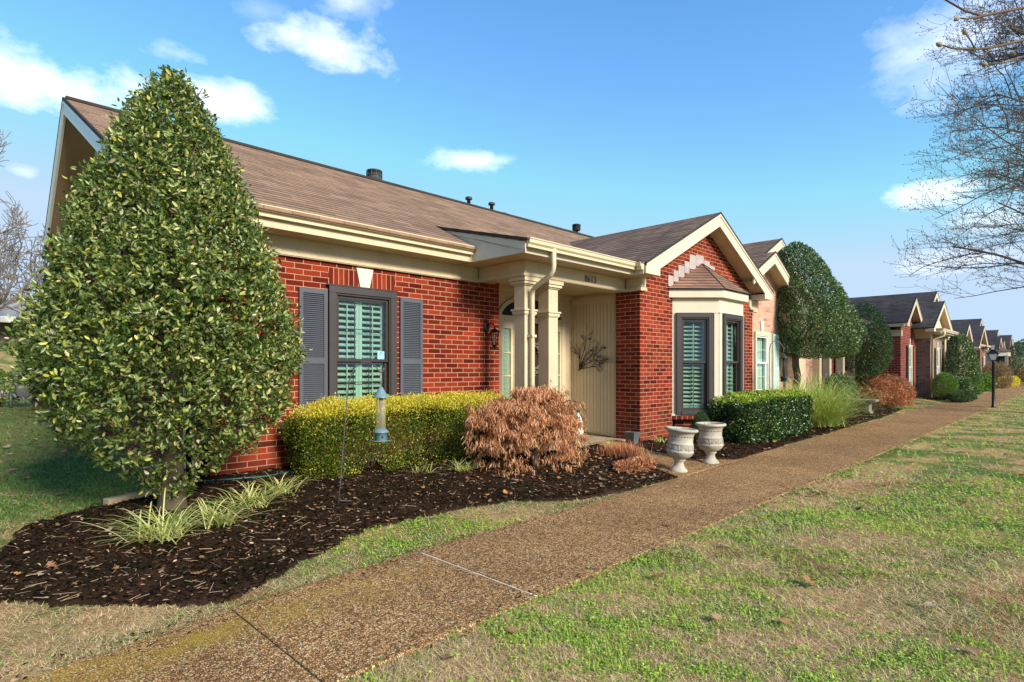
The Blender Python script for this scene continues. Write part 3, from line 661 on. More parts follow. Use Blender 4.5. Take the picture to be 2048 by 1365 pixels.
# ================= neighbouring houses =================
def simple_block(parent, x0, x1, y0, yb, brick, xc, half, zr, slope, over=.27, roofmat=ROOF2, wins=(), rb=11, frz=True, zt=2.85, shut=SHUT, casing=CREAML, sash=WHITE, blinds='curtain', key=True, gutter_left=True, cutl=None):
    w_ = MB()
    w_.box(x0, x1, y0, y0 + .2, -.1, 2.85) if not wins else None
    if wins:
        cur = x0
        for (a, b, za, zb, sh) in wins:
            w_.box(cur, a + .03, y0, y0 + .2, -.1, 2.85); w_.box(a + .03, b - .03, y0, y0 + .2, -.1, za + .03); w_.box(a + .03, b - .03, y0, y0 + .2, zb - .03, 2.85); cur = b - .03
        w_.box(cur, x1, y0, y0 + .2, -.1, 2.85)
    w_.box(x0, x0 + .2, y0 + .2, yb, -.1, 2.86); w_.box(x1 - .2, x1, y0 + .2, yb, -.1, 2.86)
    zc = lambda x: min(zr - .20 - slope * abs(x - xc), 99)
    L_, R_ = max(x0, xc - half), min(x1, xc + half)
    if zc(L_) > 2.85 and zc(R_) > 2.85 or True:
        w_.prism([(L_, 2.85), (R_, 2.85), (R_, max(2.86, zc(R_))), (xc, zc(xc)), (L_, max(2.86, zc(L_)))], 'y', y0 + .001, y0 + .19)
    w_.build('wall', brick, parent)
    gable_front(parent, xc, half, y0, zr, slope, over=over, ridge_back=rb, roofmat=roofmat, cutl=cutl)
    if frz:
        m = MB(); ze = 2.845
        m.box(x0 - .03, x0, y0 - .03, min(yb, y0 + 2.3), 2.60, ze); m.box(x0, x0 + .22, y0 - .03, y0, 2.60, ze)
        m.build('frieze', CREAM, parent); m = MB(); m.box(x1 - .22, x1, y0 - .03, y0, 2.60, ze); m.build('frieze', CREAM, parent)
    for (a, b, za, zb, sh) in wins:
        window(parent, (a, y0 - .005), (1, 0), b - a, za, zb, casing=casing, sash=sash, grid=(2, 2), blinds=blinds, cs=.07)
        if key:
            m = MB(); xm_ = (a + b) / 2; m.prism([(xm_ - .06, zb + .0), (xm_ + .06, zb), (xm_ + .1, zb + .24), (xm_ - .1, zb + .24)], 'y', y0 - .03, y0); m.build('keystone', KEY, parent)
        if sh:
            louvre_shutter(parent, (a - sh, y0), (1, 0), sh - .01, za, zb - .05, mat=shut); louvre_shutter(parent, (b + .01, y0), (1, 0), sh - .01, za, zb - .05, mat=shut)
# pink house
K = empty('pink_brick_house', (17, 8, .15), 'pale pink brick house with two stacked front gables beyond the big red house', 'house')
simple_block(K, 12.835, 15.6, 5.225, 9, PINK, 13.36, 2.2, 3.96, .50, roofmat=ROOFX, wins=((12.90, 13.76, .75, 2.17, 0),), rb=9.5, cutl=1.17)
louvre_shutter(K, (13.96, 5.222), (1, 0), .34, .75, 2.15, mat=paint('mint_shutter', (.50, .66, .60), .5, .05))
simple_block(K, 15.6, 18.6, 5.87, 12, PINK, 15.5, 3.3, 4.70, .50, over=.28, roofmat=ROOFX, rb=12, frz=False)
e = MB(); e.box(18.6, 23.5, 5.45, 6.4, 2.62, 2.86); e.box(18.6, 23.6, 5.3, 6.4, 2.86, 2.98); e.build('porch_beam', CREAM, K)
for cx in (16.9, 18.65, 19.6, 21.0, 22.2): capital_column(K, cx, 5.6, .2, .1, 2.62, CREAM)
e = MB(); e.box(17.3, 18.2, 5.84, 5.868, .2, 2.3); e.build('side_panel', SIDE, K); e = MB(); e.box(18.6, 21.2, 6.5, 6.6, .1, 2.7); e.build('wall', PINK, K); e = MB(); e.box(19.2, 20.2, 6.46, 6.498, .2, 2.3); e.build('door', SIDE, K)
e = MB(); e.slab([(18.6, 5.35, 3.0), (25, 5.35, 3.0), (25, 10.5, 5.0), (18.6, 10.5, 5.0)], .06); e.slab([(14.6, 10.5, 5.0), (25, 10.5, 5.0), (25, 17, 2.9), (14.6, 17, 2.9)], .06); e.build('roof', ROOF, K)
e = MB(); e.box(21.0, 25, 6.9, 7.1, 0, 2.9); e.build('wall', DRED, K)
e = MB(); e.box(22.0, 22.9, 6.87, 6.899, .3, 2.2); e.build('door', DARK, K)
# dark red house and grey-brown house
K = empty('dark_red_brick_house', (28, 8, .1), 'dark red brick house with a narrow steep gable and black shutters', 'house')
simple_block(K, 26.7, 29.6, 5.10, 12, DRED, 27.95, 1.62, 4.20, .66, wins=((27.95, 28.65, .45, 2.30, .30),), rb=13, shut=BLACK, blinds='none')
e = MB(); e.slab([(22.6, 6.2, 3.0), (31, 6.2, 3.0), (31, 11, 5.0), (22.6, 11, 5.0)], .06); e.slab([(22.6, 11, 5.0), (31, 11, 5.0), (31, 17, 3.0), (22.6, 17, 3.0)], .06); e.build('roof', ROOF2, K)
gutter(K, (24.6, 6.2, 3.0), (26.3, 6.2, 3.0), (0, -1)); gutter(K, (26.33, 6.2, 3.06), (26.33, 4.9, 3.06), (-1, 0))
e = MB(); e.box(24.3, 26.7, 6.6, 6.8, 2.6, 2.95); e.build('frieze', CREAM, K)
e = MB(); e.box(23.2, 26.7, 6.8, 7.0, 0, 2.9); e.build('wall', DRED, K)
capital_column(K, 24.3, 6.55, .2, .1, 2.62, CREAM)
K = empty('grey_brick_house', (32, 8, .1), 'grey-brown brick house with wide gable, cream eaves and brown shutters', 'house')
simple_block(K, 29.6, 32.5, 4.60, 9, GRAY, 30.9, 2.4, 4.25, .52, wins=((30.75, 31.55, .55, 2.25, .32),), rb=10, shut=BRNZ, blinds='none', casing=CREAM)
e = MB(); e.prism([(31, 2.86), (33.2, 2.90), (31.0, 4.0), (28.8, 2.9)], 'y', 4.58, 4.60); e.build('gable_panel', CREAML, K)
gutter(K, (29.2, 4.2, 2.98), (33.4, 4.2, 2.98), (0, -1)); gutter(K, (29.19, 5.2, 2.98), (29.19, 4.1, 2.98), (-1, 0))
e = MB(); e.box(29.2, 33.4, 4.2, 4.6, 2.80, 2.86); e.box(29.15, 29.6, 4.6, 5.2, 2.80, 2.86); e.build('soffit', CREAM, K)
e = MB(); e.tube([(29.65, 4.12, 2.9), (29.65, 4.14, 2.7), (29.55, 4.5, 2.55), (29.55, 4.55, .3)], .05, 6); e.build('downspout', GUT, K); e = MB(); e.tube([(32.45, 4.5, 2.8), (32.45, 4.5, .4), (32.4, 4.3, .3)], .05, 6); e.build('downspout', GUT, K)
simple_block(K, 31.5, 36.4, 5.3, 14, GRAY, 33.9, 3.7, 5.02, .554, rb=14, frz=False)
# far houses
def far_house(name, label, brick, blocks, x):
    K_ = empty(name, (x, 8, .1), label, 'house')
    for (x0, x1, y0, xc, half, zr, sl, wins, br) in blocks:
        simple_block(K_, x0, x1, y0, 14, br or brick, xc, half, zr, sl, wins=wins, rb=16, shut=BLACK, blinds='none')
    return K_
K = far_house('brown_brick_house', 'dark brown brick house with cream eaves behind the lamp post', BRN, [
    (45.6, 49.6, 5.6, 47.5, 2.1, 4.25, .62, (), TAN), (51.9, 55.5, 5.2, 51.2, 2.6, 4.25, .55, ((53.4, 54.2, .5, 2.2, .3),), BRN), (50, 58, 5.7, 54.7, 3.9, 5.0, .554, (), BRN)], 52)
gutter(K, (49.0, 5.0, 2.95), (51.6, 5.0, 2.95), (0, -1)); gutter(K, (51.6, 4.9, 2.95), (54.2, 4.9, 2.95), (0, -1))
e = MB(); e.box(48, 58, 6, 12, 2.9, 3.0); e.build('soffit', CREAM, K)
K = far_house('tan_brick_house', 'small tan brick house with cream bay, brown bay roof and dark window', TAN, [
    (62.5, 66.8, 5.4, 65, 2.3, 4.1, .6, (), TAN), (66, 74, 6.0, 70, 4, 4.9, .554, (), TAN)], 66)
e = MB(); e.prism([(62.6, 5.4), (63.2, 4.5), (65.6, 4.5), (66.2, 5.4)], 'z', 2.35, 2.75); e.box(62.8, 63.1, 4.5, 4.7, .1, 2.4); e.box(65.5, 65.8, 4.5, 4.7, .1, 2.4); e.build('bay', CREAML, K)
e = MB(); e.prism([(63.0, 5.3), (63.3, 4.65), (65.5, 4.65), (65.8, 5.3)], 'z', .1, 2.36); e.build('bay_window', DARK, K)
e = MB(); e.add([(62.4, 5.4, 2.76), (63.1, 4.35, 2.76), (65.7, 4.35, 2.76), (66.4, 5.4, 2.76), (64.4, 5.4, 3.3)], [(0, 1, 4), (1, 2, 4), (2, 3, 4), (3, 2, 1, 0)]); e.build('bay_roof', ROOFBAY, K)
far_house('distant_brick_house', 'distant red-brown house with twin gables at the end of the walk', DRED, [
    (77, 80.5, 6.2, 78.3, 2.2, 4.25, .62, (), DRED), (81, 92, 6.0, 84, 3.8, 5.0, .554, ((82, 83, .5, 2.2, .3),), BRN), (88, 95, 6.4, 90, 2.6, 4.25, .6, (), TAN), (92, 104, 6.8, 98, 4, 5.0, .554, (), TAN)], 85)
far_house('distant_grey_house', 'farthest house, a low grey roof at the right edge of the row', TAN, [
    (104, 112, 5.8, 108, 3.8, 5.0, .554, (), TAN), (112, 120, 5.2, 116, 2.8, 4.2, .6, (), BRN)], 110)
# across the road, at the left
K = empty('grey_roofed_house', (-2, 46, 2.8), 'low house with pale grey roof and white eave beyond the road at left', 'house')
e = MB(); e.box(-14, 4.2, 45, 55, 2.5, 4.0); e.build('wall', paint('far_wall', (.20, .16, .13), .9), K)
e = MB(); e.slab([(-15, 43.6, 4.25), (4.6, 43.6, 4.25), (4.6, 50, 6.4), (-15, 50, 6.4)], .15); e.slab([(-15, 50, 6.4), (4.6, 50, 6.4), (4.6, 56, 4.2), (-15, 56, 4.2)], .15); e.build('roof', ROOFFAR, K)
e = MB(); e.box(-15, 4.65, 43.5, 43.6, 3.95, 4.3); e.build('fascia', WHITE, K)
K = empty('tan_gabled_house', (7.5, 44, 2.8), 'tan gabled house half hidden behind the big holly at left', 'house')
e = MB(); e.box(5.6, 12, 44, 52, 2.5, 4.6); e.prism([(5.6, 4.6), (12, 4.6), (8.8, 6.6)], 'y', 44, 44.2); e.build('wall', paint('far_tan_wall', (.42, .34, .24), .9), K)
e = MB(); e.slab([(8.8, 43.5, 6.75), (8.8, 53, 6.75), (5.2, 53, 4.5), (5.2, 43.5, 4.5)], .2); e.slab([(8.8, 43.501, 6.75), (12.4, 43.501, 4.5), (12.4, 53, 4.5), (8.8, 53, 6.75)], .2); e.build('roof', CREAM, K)
K = empty('board_fence', (4.6, 42.4, 2.6), 'brown board fence on top of the bank at left', 'fence')
e = MB()
for i in range(40): e.box(4.45 + i * .16, 4.45 + i * .16 + .15, 42.4, 42.43, 2.5, 4.1 + .02 * (i % 3))
e.build('boards', paint('fence_wood', (.085, .06, .05), .9, .25), K)
e = MB(); e.box(4.4, 11, 42.44, 42.5, 2.8, 2.9); e.box(4.4, 11, 42.44, 42.5, 3.7, 3.8); e.build('rail', BLOCK, K)
# ---------------- foliage helpers ----------------
def leafmat(name, stops, rough=.45, transl=.25, spec=.5):
    m = Mt(name); g = m.n('ShaderNodeNewGeometry')
    c = m.ramp(g.outputs['Random Per Island'], stops)
    m.col(c).rough(rough, spec)
    tr = m.n('ShaderNodeBsdfTranslucent'); m.l(m.mix(1.0, c, (1.3, 1.35, .7), 'MULTIPLY'), tr.inputs[0])
    mx = m.n('ShaderNodeMixShader'); mx.inputs[0].default_value = transl; m.l(m.b.outputs[0], mx.inputs[1]); m.l(tr.outputs[0], mx.inputs[2]); m.l(mx.outputs[0], m.out.inputs[0])
    return m.m
def vcolmat(name, rough=.8, transl=.2):
    m = Mt(name); a = m.n('ShaderNodeVertexColor'); a.layer_name = 'Col'; m.col(a.outputs[0]).rough(rough, .25)
    if transl:
        tr = m.n('ShaderNodeBsdfTranslucent'); m.l(a.outputs[0], tr.inputs[0])
        mx = m.n('ShaderNodeMixShader'); mx.inputs[0].default_value = transl; m.l(m.b.outputs[0], mx.inputs[1]); m.l(tr.outputs[0], mx.inputs[2]); m.l(mx.outputs[0], m.out.inputs[0])
    return m.m
HOLLY = leafmat('holly_leaf', [(0, (.030, .058, .012)), (.30, (.080, .135, .028)), (.58, (.165, .225, .055)), (.79, (.28, .34, .105)), (.88, (.40, .44, .16)), (.94, (.56, .50, .06)), (.975, (.58, .52, .38)), (1, (.18, .09, .04))], .34, .28, .55)
HOLLYD = leafmat('dark_holly_leaf', [(0, (.022, .058, .022)), (.45, (.065, .14, .050)), (.8, (.15, .24, .09)), (.94, (.28, .37, .14)), (1, (.46, .48, .30))], .32, .22, .6)
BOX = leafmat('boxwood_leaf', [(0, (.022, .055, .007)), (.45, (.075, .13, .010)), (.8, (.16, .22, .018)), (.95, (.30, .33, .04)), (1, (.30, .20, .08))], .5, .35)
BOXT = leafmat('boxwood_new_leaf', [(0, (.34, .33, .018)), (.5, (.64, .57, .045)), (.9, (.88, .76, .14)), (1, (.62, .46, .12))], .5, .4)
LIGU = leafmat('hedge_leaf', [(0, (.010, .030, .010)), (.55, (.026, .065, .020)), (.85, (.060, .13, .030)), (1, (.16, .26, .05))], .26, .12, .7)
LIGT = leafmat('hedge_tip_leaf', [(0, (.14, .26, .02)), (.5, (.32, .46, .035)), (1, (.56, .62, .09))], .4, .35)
JUNI = leafmat('juniper_leaf', [(0, (.018, .05, .016)), (.6, (.04, .10, .03)), (1, (.10, .17, .05))], .6, .15)
YEWG = leafmat('bright_evergreen', [(0, (.05, .12, .015)), (.6, (.11, .22, .03)), (1, (.22, .32, .05))], .6, .25)
RUSS = leafmat('russet_leaf', [(0, (.28, .09, .04)), (.5, (.56, .22, .11)), (.9, (.76, .38, .22)), (1, (.35, .16, .10))], .7, .3)
MAPL = leafmat('dry_maple_leaf', [(0, (.17, .06, .03)), (.3, (.46, .19, .085)), (.7, (.74, .38, .19)), (1, (.90, .62, .42))], .7, .3)
LIRI = leafmat('liriope_blade', [(0, (.20, .27, .05)), (.35, (.44, .50, .15)), (.75, (.74, .72, .34)), (.93, (.84, .76, .44)), (1, (.45, .22, .08))], .45, .3)
GRNB = leafmat('fountain_grass_blade', [(0, (.15, .30, .04)), (.5, (.32, .50, .10)), (.72, (.60, .62, .24)), (.9, (.76, .64, .36)), (1, (.46, .26, .10))], .5, .35)
BARK = paint('holly_bark', (.085, .065, .04), .9, .35, dirt=(.05, .045, .03), scale=7, bump=.012)
BARKG = paint('grey_bark', (.16, .125, .10), .9, .25, scale=6, bump=.006)
BARKL = paint('pale_grey_bark', (.22, .19, .17), .9, .2, scale=6, bump=.004)
TWIG = paint('twig_bark', (.13, .085, .055), .9, .3, scale=9)
GRASSM = vcolmat('grass_blades'); CHIPM = vcolmat('mulch_chips', 1.0, 0); CHIPM.node_tree.nodes['Principled BSDF'].inputs['Specular IOR Level'].default_value = .04; FALLM = vcolmat('dry_leaves', .7, .25)

def leaf_arrays(P, D, Nn, ln, wd, fold=.18):
    D = unit(D); S = unit(np.cross(D, Nn)); N2 = np.cross(S, D); ln = np.reshape(ln, (-1, 1)); wd = np.reshape(wd, (-1, 1)); n = len(P)
    V = np.stack([P, P + D * ln * .3 + S * wd * .48 + N2 * fold * wd, P + D * ln * .68 + S * wd * .42 + N2 * fold * wd, P + D * ln - N2 * ln * .06,
                  P + D * ln * .68 - S * wd * .42 + N2 * fold * wd, P + D * ln * .3 - S * wd * .48 + N2 * fold * wd], 1).reshape(-1, 3)
    k = np.arange(n)[:, None] * 6
    return V, np.concatenate([k + np.array([0, 1, 2, 3]), k + np.array([0, 3, 4, 5])])
def leaf_mesh(name, P, out, ln, wd, mat, parent=None, up=.35, rnd=.8, **kw):
    n = len(P); D = unit(out * .7 + rng.normal(size=(n, 3)) * rnd * .6 + np.array([0, 0, up])); Nn = unit(out + rng.normal(size=(n, 3)) * .7 + np.array([0, 0, .5]))
    s = rng.uniform(.65, 1.25, n); V, F = leaf_arrays(P, D, Nn, ln * s, wd * s)
    return npmesh(name, V, F, mat, parent, **kw)
def ribbons(base, az, ln, rise, wd, segs=6, droop=1.0, tw=0):
    """arching blades; returns quads"""
    n = len(base); t = np.linspace(0, 1, segs + 1); h = np.c_[np.cos(az), np.sin(az), np.zeros(n)]; side = np.c_[-np.sin(az), np.cos(az), np.zeros(n)]
    V = []
    for i, tt in enumerate(t):
        hor = np.sin(np.clip(tt * (1.2 + droop * .5), 0, 1.9)) * ln * (1 - rise * .7) * (.55 + .45 * tt); ver = ln * (rise * (tt * 1.55 - droop * .95 * tt ** 2.2))
        p = base + h * hor[:, None] + np.c_[np.zeros(n), np.zeros(n), ver]
        w_ = (wd * (1 - tt ** 2.5) * .5 + .0008)
        V += [p - side * w_[:, None], p + side * w_[:, None]]
    V = np.stack(V, 1); m = 2 * (segs + 1); k = np.arange(n)[:, None] * m
    F = np.concatenate([k + np.array([2 * i, 2 * i + 1, 2 * i + 3, 2 * i + 2]) for i in range(segs)])
    return V.reshape(-1, 3), F
def segs_mesh(name, A, Bp, ra, rb, mat, parent=None, n=4, **kw):
    A = np.array(A); Bp = np.array(Bp); ra = np.array(ra)[:, None]; rb = np.array(rb)[:, None]; D = unit(Bp - A)
    ref = np.where(np.abs(D[:, 2:3]) > .9, np.array([[1., 0, 0]]), np.array([[0, 0, 1.]])); U = unit(np.cross(D, ref)); W_ = np.cross(D, U); V = []
    for P, r in ((A - D * ra * .3, ra), (Bp + D * rb * .3, rb)):
        for k in range(n):
            a = 2 * math.pi * k / n; V.append(P + (U * math.cos(a) + W_ * math.sin(a)) * r)
    V = np.stack(V, 1).reshape(-1, 3); k0 = np.arange(len(A))[:, None] * 2 * n
    F = np.concatenate([k0 + np.array([k, (k + 1) % n, n + (k + 1) % n, n + k]) for k in range(n)])
    return npmesh(name, V, F, mat, parent, smooth=n > 4, **kw)
def superell(n, c, r, p=4, shell=(.86, 1.0), zcut=-.98, lump=.05, lsc=3, seed=0):
    """points near the skin of a rounded box, with outward normals"""
    q = rng.normal(size=(n * 2, 3)); q = unit(q)
    if p > 2: q = np.sign(q) * np.abs(q) ** .75; q = unit(q)
    k = (np.abs(q[:, 0]) ** p + np.abs(q[:, 1]) ** p + np.abs(q[:, 2]) ** p) ** (-1 / p)
    s = k[:, None] * q; nrm = unit(np.sign(s) * np.abs(s) ** (p - 1) / np.array(r))
    s = s[:, :] ; keep = s[:, 2] > zcut; s = s[keep][:n]; nrm = nrm[keep][:n]
    f = rng.uniform(shell[0], shell[1], len(s)) ; P = np.array(c) + s * np.array(r) * f[:, None]
    P = P + nrm * (nnoise(P, lsc, seed) * lump)[:, None]
    return P, nrm
def inpoly(P, poly):
    x, y = P[:, 0], P[:, 1]; ins = np.zeros(len(P), bool); j = len(poly) - 1
    for i in range(len(poly)):
        xi, yi = poly[i]; xj, yj = poly[j]
        c_ = ((yi > y) != (yj > y)) & (x < (xj - xi) * (y - yi) / (yj - yi + 1e-12) + xi); ins ^= c_; j = i
    return ins
def ghn(y):
    z = np.clip((y - 3.6) / 2.8 * .2, 0, .2) + np.clip(y - 6.4, 0, 13) * .022 + np.clip(y - 26.5, 0, 16) * .145
    return z

# ---------------- ground ----------------
PE = [(-6, 3.05), (-.1, 3.18), (1.18, 3.36), (2.51, 3.48), (3.76, 3.47), (5.03, 3.48), (6.3, 3.52), (8.2, 3.60), (11, 3.68), (16, 3.76), (25, 3.9), (60, 4.2), (120, 4.6)]
def path_top(x): return float(np.interp(x, [p[0] for p in PE], [p[1] for p in PE]))
BED1 = [(-2.5, 4.2), (-.3, 4.3), (.28, 4.22), (.57, 3.98), (.88, 3.72), (1.15, 3.50), (1.3, 3.50), (1.5, 3.66), (1.98, 3.86), (2.24, 4.02), (2.67, 4.12), (3.4, 4.13), (4.07, 4.0), (4.6, 3.66), (5.5, 3.56), (6.45, 3.53), (6.79, 4.2), (7.1, 4.85), (7.45, 5.45), (5.8, 5.5), (5.8, 6.55), (1.9, 6.55), (1.75, 6.25), (1.40, 6.12), (1.03, 5.95), (.54, 5.72), (.30, 5.15), (-.4, 4.85), (-2.5, 4.5)]
BED2 = [(7.98, 5.45), (7.72, 4.72), (7.70, 4.0), (8.35, 3.62), (11, 3.70), (14, 3.78), (18, 3.85), (21.6, 4.1), (24, 5.6), (22, 7), (12.8, 5.9), (12.8, 5.3), (8.2, 5.3)]
BED3 = [(28.2, 4.4), (31, 3.95), (35, 3.9), (38, 4.3), (40, 5.2), (33, 5.0), (29, 4.8)]
WALK = [(6.45, 3.50), (8.4, 3.55), (7.74, 4.0), (7.76, 4.72), (8.02, 5.47), (7.9, 5.6), (5.9, 5.6), (7.4, 5.5), (7.08, 4.85), (6.77, 4.2)]
m = Mt('lawn_ground'); P = m.pos()
na = m.noise(P, 1.3, 6, .62); nb = m.noise(P, 22, 6, .75); ncl = m.noise(P, 140, 3, .8)
cg = m.ramp(nb, [(.30, (.045, .07, .015)), (.55, (.12, .20, .04)), (.75, (.24, .30, .07))])
cs_ = m.ramp(nb, [(.28, (.16, .085, .04)), (.5, (.50, .31, .15)), (.75, (.85, .60, .34))])
f = m.ramp(m.math('ADD', m.math('MULTIPLY', na, .8), m.math('MULTIPLY', nb, .25)), [(.47, 0.0), (.57, 1.0)])
sy_ = m.n('ShaderNodeSeparateXYZ'); m.l(P, sy_.inputs[0]); lf0 = m.math('MULTIPLY', m.math('MULTIPLY', m.math('SUBTRACT', sy_.outputs[1], 4.8, clamp=True), m.math('SUBTRACT', 26.0, sy_.outputs[1], clamp=True)), .75); f = m.math('MAXIMUM', f, lf0)
c = m.mix(f, cs_, cg); c = m.mix(.8, c, m.ramp(ncl, [(.35, .30), (.65, 1.5)]), 'MULTIPLY')
m.col(c).rough(.95, .15); m.bump(m.math('ADD', nb, m.math('MULTIPLY', ncl, .6)), .02, .9); LAWN = m.m
m = Mt('mulch'); P = m.pos(); n1 = m.noise(P, 60, 5, .8); n2 = m.noise(P, 3, 4)
c = m.ramp(n1, [(.3, (.009, .007, .004)), (.55, (.034, .022, .012)), (.72, (.09, .056, .03)), (.82, (.24, .15, .09))]); c = m.mix(m.ramp(n2, [(.42, 0.0), (.66, .65)]), c, (.075, .036, .024))
m.col(c).rough(1.0, .04); m.bump(n1, .02, 1.0); MULCH = m.m
m = Mt('pebble_aggregate'); P = m.pos()
v1 = m.n('ShaderNodeTexVoronoi'); v1.inputs['Scale'].default_value = 86; m.l(P, v1.inputs['Vector'])
v2 = m.n('ShaderNodeTexVoronoi', feature='DISTANCE_TO_EDGE'); v2.inputs['Scale'].default_value = 86; m.l(P, v2.inputs['Vector'])
sp = m.n('ShaderNodeSeparateColor'); m.l(v1.outputs['Color'], sp.inputs[0])
c = m.ramp(sp.outputs[0], [(0, (.16, .085, .036)), (.25, (.36, .195, .080)), (.5, (.54, .30, .125)), (.72, (.64, .39, .18)), (.88, (.70, .48, .25)), (1, (.76, .60, .38))])
c = m.mix(m.ramp(v2.outputs[0], [(.04, 1.0), (.13, 0.0)]), c, (.075, .044, .026))
big = m.noise(P, .9, 6, .6); c = m.mix(.7, c, m.ramp(big, [(.3, (.62, .60, .60)), (.7, (1.2, 1.15, 1.1))]), 'MULTIPLY')
grn = m.noise(P, 7, 5, .7); c = m.mix(m.ramp(grn, [(.5, 0.0), (.75, .35)]), c, (.10, .065, .04))
# yellow lichen along the near verge
sx = m.n('ShaderNodeSeparateXYZ'); m.l(P, sx.inputs[0])
edge = m.math('SUBTRACT', 1.0, m.math('MULTIPLY', m.math('ABSOLUTE', m.math('SUBTRACT', sx.outputs[1], 3.12)), 3.2), clamp=True)
nearx = m.math('SUBTRACT', 1.0, m.math('MULTIPLY', m.math('SUBTRACT', sx.outputs[0], 1.4), .9), clamp=True)
lich = m.math('MULTIPLY', m.math('MULTIPLY', edge, nearx), m.ramp(m.noise(P, 6, 6, .7), [(.38, 0.0), (.62, .8)]))
c = m.mix(lich, c, (.36, .25, .03))
m.col(c).rough(.9, .10); m.bump(m.math('MINIMUM', v2.outputs[0], .12), .03, .8); PEB = m.m
m = Mt('asphalt'); P = m.pos(); m.col(m.ramp(m.noise(P, 30, 4), [(.3, (.16, .17, .19)), (.7, (.24, .25, .28))])).rough(.85); ASPH = m.m
# sheet
xs = [-700, -200, -60, -20, -5, 0, 5, 5.84, 5.86, 8.30, 8.32, 10, 20, 40, 80, 200, 700]; ys = [-700, -200, -60, -10, 0, 3.6, 5, 5.47, 5.49, 6.4, 12, 19.4, 26.5, 34, 42.5, 60, 200, 900]
V = np.array([(x, y, gh(x, y) - (.35 if 5.85 < x < 8.31 and 5.48 < y < 11 else 0)) for y in ys for x in xs]); nx = len(xs)
F = np.array([(j * nx + i, j * nx + i + 1, (j + 1) * nx + i + 1, (j + 1) * nx + i) for j in range(len(ys) - 1) for i in range(nx - 1)])
npmesh('ground', V, F, LAWN, kind='structure')
def drape(name, poly, mat, cell, x0, x1, y0, y1, lift, bump=0, jit=0, kind='structure', skirt=True):
    nx_, ny_ = int((x1 - x0) / cell) + 1, int((y1 - y0) / cell) + 1
    gx, gy = np.meshgrid(x0 + np.arange(nx_) * cell, y0 + np.arange(ny_) * cell)
    P2 = np.c_[gx.ravel(), gy.ravel()]; Q = P2 + (np.c_[nnoise(P2, 9, 1), nnoise(P2, 9, 2)] * jit if jit else 0)
    ins = inpoly(Q, poly).reshape(ny_, nx_)
    z = ghn(P2[:, 1]) + np.where(ins.ravel(), lift, -.03) + (nnoise(P2, 14, 3) * bump if bump else 0)
    V_ = np.c_[P2, z]; idx = np.arange(nx_ * ny_).reshape(ny_, nx_)
    any_ = ins[:-1, :-1] | ins[1:, :-1] | ins[:-1, 1:] | ins[1:, 1:]
    Fq = np.stack([idx[:-1, :-1], idx[:-1, 1:], idx[1:, 1:], idx[1:, :-1]], -1)[any_]
    return npmesh(name, V_, Fq, mat, kind=kind, smooth=True)
drape('mulch_bed', BED1, MULCH, .04, -2.6, 7.6, 3.45, 6.6, .020, .008, .03)
drape('mulch_bed', BED2, MULCH, .06, 7.6, 24.2, 3.5, 7.1, .018, .006, .04)
drape('mulch_bed', BED3, MULCH, .12, 28, 40.2, 3.8, 5.3, .03, .005, .05)
mb = MB(); mb.prism([(-60, 21.6), (90, 21.6), (90, 25.8), (-60, 25.8)], 'z', .40, .515); mb.build('road', ASPH, kind='structure')
mb = MB(); mb.prism([(-60, 25.8), (90, 25.8), (90, 26.0), (-60, 26.0)], 'z', .40, .60); mb.prism([(-60, 21.4), (90, 21.4), (90, 21.598), (-60, 21.598)], 'z', .40, .56); mb.build('kerb', CONC, kind='structure')
# the aggregate path, slab by slab
mb = MB(); xj = [-6, -4.9, -3.8, -2.6, -1.35, -.1, 1.18, 2.51, 3.76, 5.03] + [5.03 + 1.27 * k for k in range(1, 16)] + [25.4 + 3 * k for k in range(0, 30)]
skew = .0
for a, b in zip(xj[:-1], xj[1:]):
    g_ = .0045; a0, b0 = a + g_, b - g_
    mb.prism([(a0, 2.27), (b0, 2.27), (b0, path_top(b0)), (a0, path_top(a0))], 'z', -.12, .014)
path = mb.build('path', PEB, kind='structure', bevel=.006)
mb = MB(); mb.box(-6, 80, 2.275, 3.0, -.1, .004); mb.build('path_base', SOIL, kind='structure')
mb = MB(); pts = [(2.51 + .002 * math.sin(k * 1.7), 2.28 + k * .0585, .008) for k in range(21)]; mb.tube(pts, [.0062 + .0012 * math.sin(k * 2.3) for k in range(21)], 5)
mb.build('joint_filler', SEAM, kind='structure')
drape('porch_walk', WALK, PEB, .04, 5.8, 8.6, 3.4, 5.65, .019, 0, 0)

# ---------------- mulch chips, dry leaves, grass ----------------
def scatter_chips(name, poly, bbox, n, s0, s1, pal, wts, lift, label, cat, mat=CHIPM, near=None, asp=(.2, .6)):
    P2 = np.c_[rng.uniform(bbox[0], bbox[1], n), rng.uniform(bbox[2], bbox[3], n)]
    P2 = P2[inpoly(P2 + np.c_[nnoise(P2, 7, 1), nnoise(P2, 7, 2)] * .05, poly)]; n = len(P2)
    P_ = np.c_[P2, ghn(P2[:, 1]) + lift + rng.uniform(0, .012, n)]
    a = rng.uniform(0, 6.28, n); D = np.c_[np.cos(a), np.sin(a), rng.normal(0, .22, n)]; Nn = np.c_[rng.normal(0, .35, (n, 2)), np.ones(n)]
    ln = rng.uniform(s0, s1, n); wd = ln * rng.uniform(asp[0], asp[1], n)
    V_, F_ = leaf_arrays(P_, D, Nn, ln, wd, .1)
    c_ = np.array(pal)[rng.choice(len(pal), n, p=np.array(wts) / sum(wts))] * rng.uniform(.5, 1.4, (n, 1))
    return npmesh(name, V_, F_, mat, col=np.repeat(c_, 6, 0), label=label, cat=cat, kind='stuff')
PAL = [(.008, .006, .004), (.020, .013, .008), (.055, .030, .017), (.17, .10, .058), (.42, .29, .18)]
